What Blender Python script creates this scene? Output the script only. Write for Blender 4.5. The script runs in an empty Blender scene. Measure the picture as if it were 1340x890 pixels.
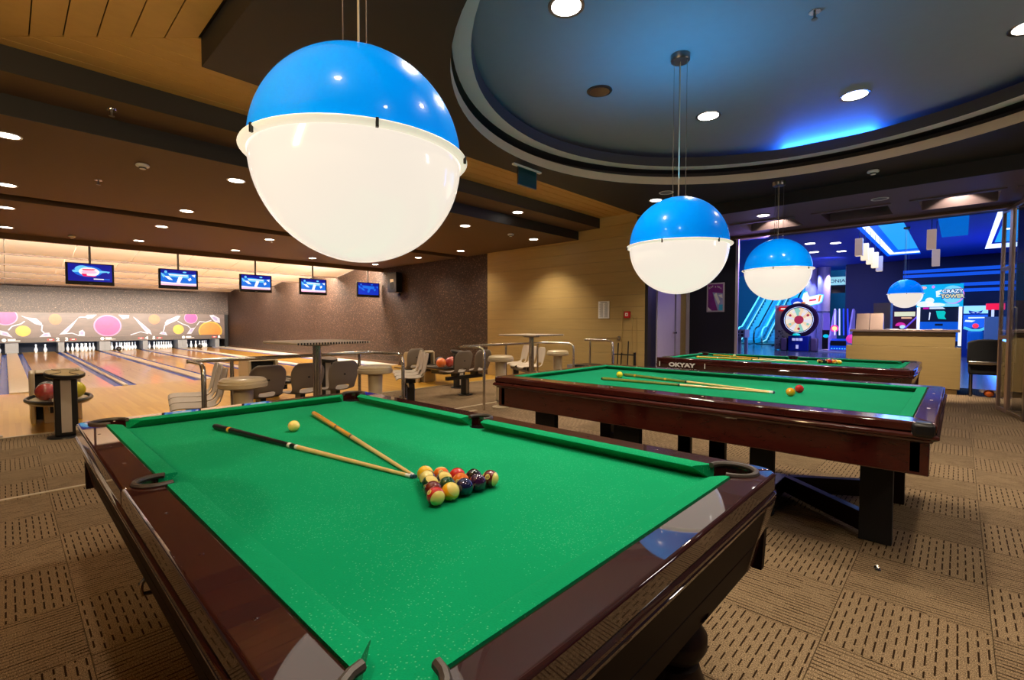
import bpy, bmesh, math, random
from mathutils import Vector, Matrix
random.seed(7)
R = math.radians
sc = bpy.context.scene
C = sc.collection

# ------------------------------------------------------------------ camera
EYE = 1.32
cam = bpy.data.cameras.new('camera')
cam.sensor_width = 36.0
cam.lens = 622.6 / 1340.0 * 36.0
cam.clip_start = 0.02
cam.clip_end = 200
cam_o = bpy.data.objects.new('camera', cam)
C.objects.link(cam_o)
YAW, PITCH = R(43.2), R(-2.02)
fwd = Vector((math.cos(YAW) * math.cos(PITCH), math.sin(YAW) * math.cos(PITCH), math.sin(PITCH)))
cam_o.location = (0, 0, EYE)
cam_o.rotation_euler = fwd.to_track_quat('-Z', 'Y').to_euler()
sc.camera = cam_o

# ------------------------------------------------------------------ world, exposure
w = bpy.data.worlds.new('world')
sc.world = w
w.use_nodes = True
w.node_tree.nodes['Background'].inputs[0].default_value = (0.75, 0.62, 0.52, 1)
w.node_tree.nodes['Background'].inputs[1].default_value = 0.06
sc.view_settings.view_transform = 'Standard'
sc.view_settings.look = 'None'
sc.view_settings.exposure = 0.0
sc.view_settings.gamma = 1.0
sc.view_settings.use_curve_mapping = False
sc.cycles.use_denoising = True
sc.cycles.max_bounces = 8
sc.cycles.sample_clamp_indirect = 4.0
sc.cycles.caustics_reflective = False
sc.cycles.caustics_refractive = False


def area(name, loc, target, sx, sy, power, col):
    l = bpy.data.lights.new(name, 'AREA')
    l.shape = 'RECTANGLE'
    l.size, l.size_y, l.energy, l.color = sx, sy, power, col
    o = bpy.data.objects.new(name, l)
    C.objects.link(o)
    o.location = loc
    o.rotation_euler = (Vector(target) - Vector(loc)).to_track_quat('-Z', 'X').to_euler()
    return o


def spot(name, loc, target, power, col, ang=110, blend=0.7, size=0.06):
    l = bpy.data.lights.new(name, 'SPOT')
    l.energy, l.color, l.spot_size, l.spot_blend, l.shadow_soft_size = power, col, R(ang), blend, size
    o = bpy.data.objects.new(name, l)
    C.objects.link(o)
    o.location = loc
    o.rotation_euler = (Vector(target) - Vector(loc)).to_track_quat('-Z', 'X').to_euler()
    return o


WARM = (1.0, 0.83, 0.62)
CREAM = (1.0, 0.88, 0.72)
BLUE = (0.05, 0.18, 1.0)
# cove strips behind the steps of the lane ceiling
for i in range(6):
    y0 = 13.95 + 3.04 * i
    a = area('lane_cove_light', (1.7, y0 + 0.02, 3.20), (1.7, y0 + 2.0, 3.20), 0.14, 12.0, (280, 260, 240, 200, 90, 40)[i], CREAM)
    a.data.spread = R(55)
    area('wall_cove_light', (7.5, y0 + 0.03, 3.20), (8.5, y0 + 1.0, 2.0), 0.12, 1.6, (520, 480, 300, 160, 30, 8)[i], CREAM)
area('pin_deck_light', (3.3, 29.75, 0.78), (3.3, 30.6, 0.1), 0.1, 10.0, 45, (0.72, 0.86, 1.0))
# cove strip lying on top of the pool room soffit, washing the plank ceiling
area('soffit_cove_light', (4.6, 4.12, 3.42), (4.6, 5.0, 3.47), 0.04, 6.6, 9.0, (1.0, 0.72, 0.36))
area('uplight_by_the_entrance', (-1.2, 1.6, 2.3), (-0.1, 3.4, 3.48), 0.8, 0.5, 75, (1.0, 0.70, 0.34))  # unseen uplight added to brighten the plank ceiling
area('dome_side_uplight', (5.6, -2.9, 2.3), (5.4, -0.6, 3.67), 0.8, 0.4, 22, (1.0, 0.9, 0.85))  # unseen neutral fill added to lift the right side of the dome
# arcade lights: ceiling trough and added fills
area('game_top_uplight', (23.0, -2.2, 2.2), (21.5, -0.5, 4.2), 6.0, 0.6, 150, (0.05, 0.2, 1.0))  # unseen blue fill added to brighten the arcade ceiling
area('arcade_trough_light', (21.0, 1.7, 4.12), (21.0, 1.7, 0), 8.0, 0.9, 260, (0.12, 0.32, 1.0))
area('arcade_wall_wash', (24.5, 4.0, 4.0), (26.5, 5.4, 1.4), 3.0, 0.5, 150, (0.55, 0.45, 1.0))
area('escalator_light', (31.6, 9.4, 7.5), (38.0, 9.3, 2.0), 3.0, 5.0, 3000, (0.05, 0.5, 1.0))  # area light added to brighten the escalator steps
area('entrance_neon', (11.2, 3.0, 2.9), (10.2, 5.5, 1.4), 0.3, 1.5, 90, (0.45, 0.32, 1.0))  # unseen violet light added to tint the door and poster walls

# ------------------------------------------------------------------ helpers
def lin(r, g, b):
    def f(c):
        c /= 255.0
        return c / 12.92 if c <= 0.04045 else ((c + 0.055) / 1.055) ** 2.4
    return (f(r), f(g), f(b))


class MB:
    def __init__(s):
        s.v, s.f, s.m, s.uv = [], [], [], {}

    def add(s, vs, fs, mi=0):
        k = len(s.v)
        s.v += [tuple(p) for p in vs]
        for f in fs:
            s.f.append([k + i for i in f])
            s.m.append(mi)
        return s

    def box(s, x0, x1, y0, y1, z0, z1, mi=0):
        return s.add([(x0, y0, z0), (x1, y0, z0), (x1, y1, z0), (x0, y1, z0), (x0, y0, z1), (x1, y0, z1), (x1, y1, z1), (x0, y1, z1)],
                     [(0, 3, 2, 1), (4, 5, 6, 7), (0, 1, 5, 4), (1, 2, 6, 5), (2, 3, 7, 6), (3, 0, 4, 7)], mi)

    def quad(s, a, b, c, d, mi=0):
        return s.add([a, b, c, d], [(0, 1, 2, 3)], mi)

    def cyl(s, p0, p1, r0, r1=None, n=16, mi=0, caps=True):
        r1 = r0 if r1 is None else r1
        p0, p1 = Vector(p0), Vector(p1)
        d = (p1 - p0).normalized()
        a = d.orthogonal().normalized()
        b = d.cross(a)
        vs = []
        for p, r in ((p0, r0), (p1, r1)):
            for i in range(n):
                t = 2 * math.pi * i / n
                vs.append(p + a * (r * math.cos(t)) + b * (r * math.sin(t)))
        fs = [(i, (i + 1) % n, n + (i + 1) % n, n + i) for i in range(n)]
        if caps:
            fs += [tuple(range(n - 1, -1, -1)), tuple(range(n, 2 * n))]
        return s.add(vs, fs, mi)

    def lathe(s, prof, n=24, mi=0, c=(0, 0, 0), a0=0.0):
        """prof: (r, z) or (r, z, mat) from bottom to top"""
        k = len(s.v)
        for q in prof:
            for i in range(n):
                t = 2 * math.pi * i / n + a0
                s.v.append((c[0] + q[0] * math.cos(t), c[1] + q[0] * math.sin(t), c[2] + q[1]))
        for j in range(len(prof) - 1):
            m = prof[j][2] if len(prof[j]) > 2 else mi
            for i in range(n):
                s.f.append([k + j * n + i, k + j * n + (i + 1) % n, k + (j + 1) * n + (i + 1) % n, k + (j + 1) * n + i])
                s.m.append(m)
        return s

    def tube(s, pts, r, n=10, mi=0, closed=False):
        pts = [Vector(p) for p in pts]
        m = len(pts)
        k = len(s.v)
        prev = None
        for i, p in enumerate(pts):
            if closed:
                d = (pts[(i + 1) % m] - pts[i - 1]).normalized()
            else:
                d = (pts[min(i + 1, m - 1)] - pts[max(i - 1, 0)]).normalized()
            a = d.orthogonal().normalized() if prev is None else (prev - d * prev.dot(d)).normalized()
            prev = a
            b = d.cross(a)
            rr = r[i] if isinstance(r, (list, tuple)) else r
            for j in range(n):
                t = 2 * math.pi * j / n
                s.v.append(tuple(p + a * (rr * math.cos(t)) + b * (rr * math.sin(t))))
        for i in range(m if closed else m - 1):
            i2 = (i + 1) % m
            for j in range(n):
                s.f.append([k + i * n + j, k + i * n + (j + 1) % n, k + i2 * n + (j + 1) % n, k + i2 * n + j])
                s.m.append(mi)
        if not closed:
            s.f.append([k + j for j in range(n - 1, -1, -1)])
            s.f.append([k + (m - 1) * n + j for j in range(n)])
            s.m += [mi, mi]
        return s

    def prism(s, poly, z0, z1, mi=0):
        n = len(poly)
        vs = [(p[0], p[1], z0) for p in poly] + [(p[0], p[1], z1) for p in poly]
        return s.add(vs, [tuple(range(n - 1, -1, -1)), tuple(range(n, 2 * n))] + [(i, (i + 1) % n, n + (i + 1) % n, n + i) for i in range(n)], mi)

    def loft(s, loops, mi=0, caps=True):
        n = len(loops[0])
        vs = [p for l in loops for p in l]
        fs = []
        for j in range(len(loops) - 1):
            for i in range(n):
                fs.append((j * n + i, j * n + (i + 1) % n, (j + 1) * n + (i + 1) % n, (j + 1) * n + i))
        if caps:
            fs += [tuple(range(n - 1, -1, -1)), tuple(range((len(loops) - 1) * n, len(loops) * n))]
        return s.add(vs, fs, mi)

    def flat(s, o, ex, ey, pts, off=0.0, mi=0):
        o, ex, ey = Vector(o), Vector(ex), Vector(ey)
        nrm = ex.cross(ey)
        return s.add([o + ex * p[0] + ey * p[1] + nrm * off for p in pts], [tuple(range(len(pts)))], mi)

    def sphere(s, c, r, n=24, m=12, mi=0):
        prof = [(max(r * math.sin(math.pi * j / m), 1e-5), -r * math.cos(math.pi * j / m)) for j in range(m + 1)]
        return s.lathe(prof, n, mi, c)

    def xf(s, M):
        s.v = [tuple(M @ Vector(p)) for p in s.v]
        return s

    def build(s, name, mats, parent=None, loc=(0, 0, 0), smooth=True, bevel=0, ang=38, rot=0, kind=None):
        if not isinstance(mats, (list, tuple)):
            mats = [mats]
        me = bpy.data.meshes.new(name)
        me.from_pydata(s.v, [], s.f)
        for m in mats:
            me.materials.append(m)
        if len(mats) > 1:
            me.polygons.foreach_set('material_index', s.m)
        bm = bmesh.new()
        bm.from_mesh(me)
        bmesh.ops.recalc_face_normals(bm, faces=bm.faces)
        bm.to_mesh(me)
        bm.free()
        if smooth:
            me.polygons.foreach_set('use_smooth', [True] * len(me.polygons))
            me.set_sharp_from_angle(angle=R(ang))
        me.update()
        o = bpy.data.objects.new(name, me)
        C.objects.link(o)
        o.location = loc
        o.rotation_euler[2] = rot
        if parent:
            o.parent = parent
        if bevel:
            b = o.modifiers.new('bevel', 'BEVEL')
            b.width, b.segments, b.limit_method, b.angle_limit = bevel, 2, 'ANGLE', R(40)
            b.harden_normals = False
        if kind:
            o['kind'] = kind
        return o


def tag(o, label, cat, group=None):
    o['label'], o['category'] = label, cat
    if group:
        o['group'] = group
    return o


def thing(name, label, cat, loc=(0, 0, 0), rotz=0, group=None):
    o = bpy.data.objects.new(name, None)
    o.empty_display_size = 0.1
    C.objects.link(o)
    o.location = loc
    o.rotation_euler = (0, 0, rotz)
    return tag(o, label, cat, group)


def dup(root, loc, rotz=0, label=None):
    r = root.copy()
    C.objects.link(r)
    r.location = loc
    r.rotation_euler = (0, 0, rotz)
    if label:
        r['label'] = label
    for ch in list(root.children):
        c = ch.copy()
        C.objects.link(c)
        c.parent = r
        for g in ch.children:
            d = g.copy()
            C.objects.link(d)
            d.parent = c
    return r


def struct(o):
    o['kind'] = 'structure'
    return o


_tc = {}
def text_geo(body, size, bold=0.0, align='CENTER'):
    key = (body, size, bold, align)
    if key not in _tc:
        cu = bpy.data.curves.new('lettering', 'FONT')
        cu.body, cu.size, cu.align_x, cu.align_y, cu.offset = body, size, align, 'CENTER', bold
        cu.resolution_u = 3
        o = bpy.data.objects.new('lettering', cu)
        C.objects.link(o)
        me = bpy.data.meshes.new_from_object(o.evaluated_get(bpy.context.evaluated_depsgraph_get()))
        _tc[key] = ([v.co.copy() for v in me.vertices], [list(p.vertices) for p in me.polygons])
        bpy.data.objects.remove(o)
        bpy.data.curves.remove(cu)
        bpy.data.meshes.remove(me)
    return _tc[key]


def lettering(mb, body, size, o, ex, ey, mi=0, bold=0.0, sx=1.0, align='CENTER', off=0.0):
    vs, fs = text_geo(body, size, bold, align)
    o, ex, ey = Vector(o), Vector(ex), Vector(ey)
    o = o + ex.cross(ey) * off
    mb.add([o + ex * (v.x * sx) + ey * v.y for v in vs], fs, mi)


def circ(cx, cy, rx, ry=None, n=20, a0=0, a1=360):
    ry = rx if ry is None else ry
    full = abs(a1 - a0) >= 360
    k = n if full else n + 1
    return [(cx + rx * math.cos(R(a0 + (a1 - a0) * i / n)), cy + ry * math.sin(R(a0 + (a1 - a0) * i / n))) for i in range(k)]


# ------------------------------------------------------------------ materials
def newmat(name):
    m = bpy.data.materials.new(name)
    m.use_nodes = True
    nt = m.node_tree
    return m, nt, nt.nodes['Principled BSDF']


def N(nt, typ, **kw):
    n = nt.nodes.new(typ)
    for k, v in kw.items():
        if k.startswith('i_'):
            key = k[2:]
            n.inputs[int(key) if key.isdigit() else key].default_value = v
        else:
            setattr(n, k, v)
    return n


def math_node(nt, op, a, b=None, clamp=False):
    n = nt.nodes.new('ShaderNodeMath')
    n.operation = op
    n.use_clamp = clamp
    for i, x in enumerate((a, b)):
        if x is None:
            continue
        if isinstance(x, (int, float)):
            n.inputs[i].default_value = x
        else:
            nt.links.new(x, n.inputs[i])
    return n.outputs[0]


def mix(nt, fac, a, b):
    n = nt.nodes.new('ShaderNodeMix')
    n.data_type = 'RGBA'
    for sock, x in ((n.inputs[0], fac), (n.inputs[6], a), (n.inputs[7], b)):
        if isinstance(x, (int, float)):
            sock.default_value = x
        elif isinstance(x, tuple):
            sock.default_value = (*x[:3], 1)
        else:
            nt.links.new(x, sock)
    return n.outputs[2]


def pm(name, col, rough=0.5, metal=0.0, coat=0.0, var=0.12, scale=9.0, stretch=(1, 1, 1), bump=0.0, bscale=60.0, emit=None, estr=0.0, crough=0.05, alpha=None, sheen=0.0, spec=0.5, trans=0.0):
    m, nt, p = newmat(name)
    tc = N(nt, 'ShaderNodeTexCoord')
    mp = N(nt, 'ShaderNodeMapping')
    mp.inputs['Scale'].default_value = stretch
    nt.links.new(tc.outputs['Object'], mp.inputs[0])
    nz = N(nt, 'ShaderNodeTexNoise', i_Scale=scale, i_Detail=4.0, i_Roughness=0.6)
    nt.links.new(mp.outputs[0], nz.inputs['Vector'])
    c0 = tuple(max(0, c * (1 - var)) for c in col)
    c1 = tuple(min(1, c * (1 + var)) for c in col)
    nt.links.new(mix(nt, nz.outputs[0], c0, c1), p.inputs['Base Color'])
    p.inputs['Roughness'].default_value = rough
    p.inputs['Metallic'].default_value = metal
    p.inputs['Coat Weight'].default_value = coat
    p.inputs['Coat Roughness'].default_value = crough
    p.inputs['Specular IOR Level'].default_value = spec
    if sheen:
        p.inputs['Sheen Weight'].default_value = sheen
    if trans:
        p.inputs['Transmission Weight'].default_value = trans
    if bump:
        bz = N(nt, 'ShaderNodeTexNoise', i_Scale=bscale, i_Detail=3.0)
        nt.links.new(mp.outputs[0], bz.inputs['Vector'])
        b = N(nt, 'ShaderNodeBump', i_Strength=bump, i_Distance=0.004)
        nt.links.new(bz.outputs[0], b.inputs['Height'])
        nt.links.new(b.outputs[0], p.inputs['Normal'])
    if emit:
        p.inputs['Emission Color'].default_value = (*emit, 1)
        p.inputs['Emission Strength'].default_value = estr
    return m


def em(name, col, s=1.0):
    return pm(name, tuple(c * 0.4 for c in col), 0.5, emit=col, estr=s, var=0.05)


def carpet_mat(name, dashed):
    m, nt, p = newmat(name)
    uv = N(nt, 'ShaderNodeUVMap')
    sep = N(nt, 'ShaderNodeSeparateXYZ')
    nt.links.new(uv.outputs[0], sep.inputs[0])
    oi = N(nt, 'ShaderNodeObjectInfo')
    u, v = sep.outputs[0], sep.outputs[1]
    def wn(a, b, seed):
        c = N(nt, 'ShaderNodeCombineXYZ')
        nt.links.new(a, c.inputs[0])
        if b is not None:
            nt.links.new(b, c.inputs[1])
        nt.links.new(math_node(nt, 'ADD', oi.outputs['Random'], seed), c.inputs[2])
        k = N(nt, 'ShaderNodeTexWhiteNoise')
        nt.links.new(c.outputs[0], k.inputs[0])
        return k.outputs[0]
    if dashed:
        cu = math_node(nt, 'MULTIPLY', u, 17.0)
        ci, cf = math_node(nt, 'FLOOR', cu), math_node(nt, 'FRACT', cu)
        par = math_node(nt, 'MODULO', ci, 2.0)
        rv = math_node(nt, 'ADD', math_node(nt, 'MULTIPLY', v, 5.0), math_node(nt, 'ADD', math_node(nt, 'MULTIPLY', par, 0.5), math_node(nt, 'MULTIPLY', wn(ci, None, 0.3), 0.35)))
        ri, rf = math_node(nt, 'FLOOR', rv), math_node(nt, 'FRACT', rv)
        ln = math_node(nt, 'ADD', math_node(nt, 'MULTIPLY', wn(ci, ri, 1.7), 0.34), 0.36)
        a = math_node(nt, 'LESS_THAN', math_node(nt, 'ABSOLUTE', math_node(nt, 'SUBTRACT', cf, 0.5)), 0.10)
        b = math_node(nt, 'LESS_THAN', math_node(nt, 'ABSOLUTE', math_node(nt, 'SUBTRACT', rf, 0.5)), math_node(nt, 'MULTIPLY', ln, 0.62))
        e = math_node(nt, 'MULTIPLY', a, b)
    else:
        cu = math_node(nt, 'MULTIPLY', v, 21.0)
        ci, cf = math_node(nt, 'FLOOR', cu), math_node(nt, 'FRACT', cu)
        seg = math_node(nt, 'FLOOR', math_node(nt, 'ADD', math_node(nt, 'MULTIPLY', u, 7.0), math_node(nt, 'MULTIPLY', wn(ci, None, 0.3), 4.0)))
        k = math_node(nt, 'ADD', math_node(nt, 'MULTIPLY', wn(ci, seg, 2.1), 0.75), 0.25)
        a = math_node(nt, 'LESS_THAN', math_node(nt, 'ABSOLUTE', math_node(nt, 'SUBTRACT', cf, 0.5)), 0.16)
        e = math_node(nt, 'MULTIPLY', a, k)
    tc = N(nt, 'ShaderNodeTexCoord')
    nz = N(nt, 'ShaderNodeTexNoise', i_Scale=230.0, i_Detail=2.0, i_Roughness=0.7)
    nt.links.new(tc.outputs['Object'], nz.inputs['Vector'])
    ramp = N(nt, 'ShaderNodeValToRGB')
    ramp.color_ramp.elements[0].position, ramp.color_ramp.elements[1].position = 0.36, 0.64
    ramp.color_ramp.elements[0].color = (0.060, 0.036, 0.019, 1)
    ramp.color_ramp.elements[1].color = (0.44, 0.31, 0.18, 1)
    nt.links.new(nz.outputs[0], ramp.inputs[0])
    big = math_node(nt, 'ADD', math_node(nt, 'MULTIPLY', oi.outputs['Random'], 0.14), 0.93)
    hsv = N(nt, 'ShaderNodeHueSaturation')
    nt.links.new(big, hsv.inputs['Value'])
    nt.links.new(ramp.outputs[0], hsv.inputs['Color'])
    nt.links.new(mix(nt, e, hsv.outputs[0], (0.026, 0.012, 0.004)), p.inputs['Base Color'])
    p.inputs['Roughness'].default_value = 0.95
    p.inputs['Specular IOR Level'].default_value = 0.1
    h = math_node(nt, 'SUBTRACT', math_node(nt, 'MULTIPLY', nz.outputs[0], 0.7), e)
    b = N(nt, 'ShaderNodeBump', i_Strength=0.7, i_Distance=0.004)
    nt.links.new(h, b.inputs['Height'])
    nt.links.new(b.outputs[0], p.inputs['Normal'])
    return m


def boards_mat(name, ca, cb, width, length, rough, coat, gaps=0.0):
    """strip flooring running along Y, boards `width` wide"""
    m, nt, p = newmat(name)
    geo = N(nt, 'ShaderNodeNewGeometry')
    sep = N(nt, 'ShaderNodeSeparateXYZ')
    nt.links.new(geo.outputs['Position'], sep.inputs[0])
    bi = math_node(nt, 'FLOOR', math_node(nt, 'DIVIDE', sep.outputs[0], width))
    k = N(nt, 'ShaderNodeTexWhiteNoise', noise_dimensions='1D')
    nt.links.new(bi, k.inputs['W'])
    yi = math_node(nt, 'FLOOR', math_node(nt, 'ADD', math_node(nt, 'DIVIDE', sep.outputs[1], length), math_node(nt, 'MULTIPLY', k.outputs[0], 9.0)))
    c = N(nt, 'ShaderNodeCombineXYZ')
    nt.links.new(bi, c.inputs[0])
    nt.links.new(yi, c.inputs[1])
    k2 = N(nt, 'ShaderNodeTexWhiteNoise')
    nt.links.new(c.outputs[0], k2.inputs[0])
    mp = N(nt, 'ShaderNodeMapping')
    mp.inputs['Scale'].default_value = (30, 1.5, 1)
    nt.links.new(geo.outputs['Position'], mp.inputs[0])
    nz = N(nt, 'ShaderNodeTexNoise', i_Scale=1.0, i_Detail=4.0)
    nt.links.new(mp.outputs[0], nz.inputs['Vector'])
    f = math_node(nt, 'ADD', math_node(nt, 'MULTIPLY', k2.outputs[0], 0.65), math_node(nt, 'MULTIPLY', nz.outputs[0], 0.35))
    nt.links.new(mix(nt, f, ca, cb), p.inputs['Base Color'])
    p.inputs['Roughness'].default_value = rough
    p.inputs['Coat Weight'].default_value = coat
    p.inputs['Coat Roughness'].default_value = 0.06
    return m


def wallpaper_mat(name, base, fleck, scale=26.0):
    m, nt, p = newmat(name)
    geo = N(nt, 'ShaderNodeNewGeometry')
    nz = N(nt, 'ShaderNodeTexNoise', i_Scale=scale * 0.5, i_Detail=2.0)
    nt.links.new(geo.outputs['Position'], nz.inputs['Vector'])
    wv = N(nt, 'ShaderNodeTexVoronoi', i_Scale=scale, feature='F1', distance='MANHATTAN')
    mx = N(nt, 'ShaderNodeMix', data_type='VECTOR', i_0=0.10)
    nt.links.new(geo.outputs['Position'], mx.inputs[4])
    nt.links.new(nz.outputs['Color'], mx.inputs[5])
    nt.links.new(mx.outputs[1], wv.inputs['Vector'])
    rp = N(nt, 'ShaderNodeValToRGB')
    rp.color_ramp.elements[0].position, rp.color_ramp.elements[1].position = 0.30, 0.50
    rp.color_ramp.elements[0].color = (1, 1, 1, 1)
    rp.color_ramp.elements[1].color = (0, 0, 0, 1)
    nt.links.new(wv.outputs['Distance'], rp.inputs[0])
    nt.links.new(mix(nt, rp.outputs[0], base, fleck), p.inputs['Base Color'])
    p.inputs['Roughness'].default_value = 0.55
    return m


def cloth_mat(name, col, specks):
    m, nt, p = newmat(name)
    tc = N(nt, 'ShaderNodeTexCoord')
    nz = N(nt, 'ShaderNodeTexNoise', i_Scale=260.0, i_Detail=2.0)
    nt.links.new(tc.outputs['Object'], nz.inputs['Vector'])
    lo = N(nt, 'ShaderNodeTexNoise', i_Scale=3.0, i_Detail=3.0)
    nt.links.new(tc.outputs['Object'], lo.inputs['Vector'])
    f = math_node(nt, 'ADD', math_node(nt, 'MULTIPLY', nz.outputs[0], 0.6), math_node(nt, 'MULTIPLY', lo.outputs[0], 0.4))
    base = mix(nt, f, tuple(c * 0.78 for c in col), tuple(min(1, c * 1.22) for c in col))
    vo = N(nt, 'ShaderNodeTexVoronoi', i_Scale=190.0)
    nt.links.new(tc.outputs['Object'], vo.inputs['Vector'])
    k = math_node(nt, 'MULTIPLY', math_node(nt, 'LESS_THAN', vo.outputs['Distance'], 0.30), math_node(nt, 'GREATER_THAN', math_node(nt, 'MULTIPLY', N_sep(nt, vo.outputs['Color']), lo.outputs[0]), 0.36))
    nt.links.new(mix(nt, math_node(nt, 'MULTIPLY', k, specks), base, (0.10, 0.50, 0.27)), p.inputs['Base Color'])
    p.inputs['Roughness'].default_value = 0.9
    p.inputs['Specular IOR Level'].default_value = 0.05
    p.inputs['Sheen Weight'].default_value = 0.03
    b = N(nt, 'ShaderNodeBump', i_Strength=0.35, i_Distance=0.002)
    nt.links.new(nz.outputs[0], b.inputs['Height'])
    nt.links.new(b.outputs[0], p.inputs['Normal'])
    return m


def N_sep(nt, col):
    s = nt.nodes.new('ShaderNodeSeparateColor')
    nt.links.new(col, s.inputs[0])
    return s.outputs[0]


def mahogany_mat(name, dark, light, coat=1.0, crough=0.0):
    m, nt, p = newmat(name)
    tc = N(nt, 'ShaderNodeTexCoord')
    mp = N(nt, 'ShaderNodeMapping')
    mp.inputs['Scale'].default_value = (14, 5, 14)
    nt.links.new(tc.outputs['Object'], mp.inputs[0])
    nz = N(nt, 'ShaderNodeTexNoise', i_Scale=2.2, i_Detail=6.0, i_Roughness=0.65, i_Distortion=0.8)
    nt.links.new(mp.outputs[0], nz.inputs['Vector'])
    nt.links.new(mix(nt, nz.outputs[0], dark, light), p.inputs['Base Color'])
    p.inputs['Roughness'].default_value = 0.55
    p.inputs['Specular IOR Level'].default_value = 0.12
    p.inputs['Coat Weight'].default_value = coat
    p.inputs['Coat IOR'].default_value = 1.85
    sc_ = N(nt, 'ShaderNodeTexNoise', i_Scale=40.0, i_Detail=4.0)
    nt.links.new(tc.outputs['Object'], sc_.inputs['Vector'])
    rr = math_node(nt, 'ADD', math_node(nt, 'MULTIPLY', sc_.outputs[0], 0.05), crough)
    nt.links.new(rr, p.inputs['Coat Roughness'])
    return m


def glass_mat(name, tint=(0.9, 0.95, 0.97)):
    m, nt, p = newmat(name)
    nz = N(nt, 'ShaderNodeTexNoise', i_Scale=3.0)
    nt.links.new(mix(nt, nz.outputs[0], tuple(c * 0.97 for c in tint), tint), p.inputs['Base Color'])
    p.inputs['Roughness'].default_value = 0.0
    p.inputs['IOR'].default_value = 1.2
    p.inputs['Transmission Weight'].default_value = 1.0
    return m


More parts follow.
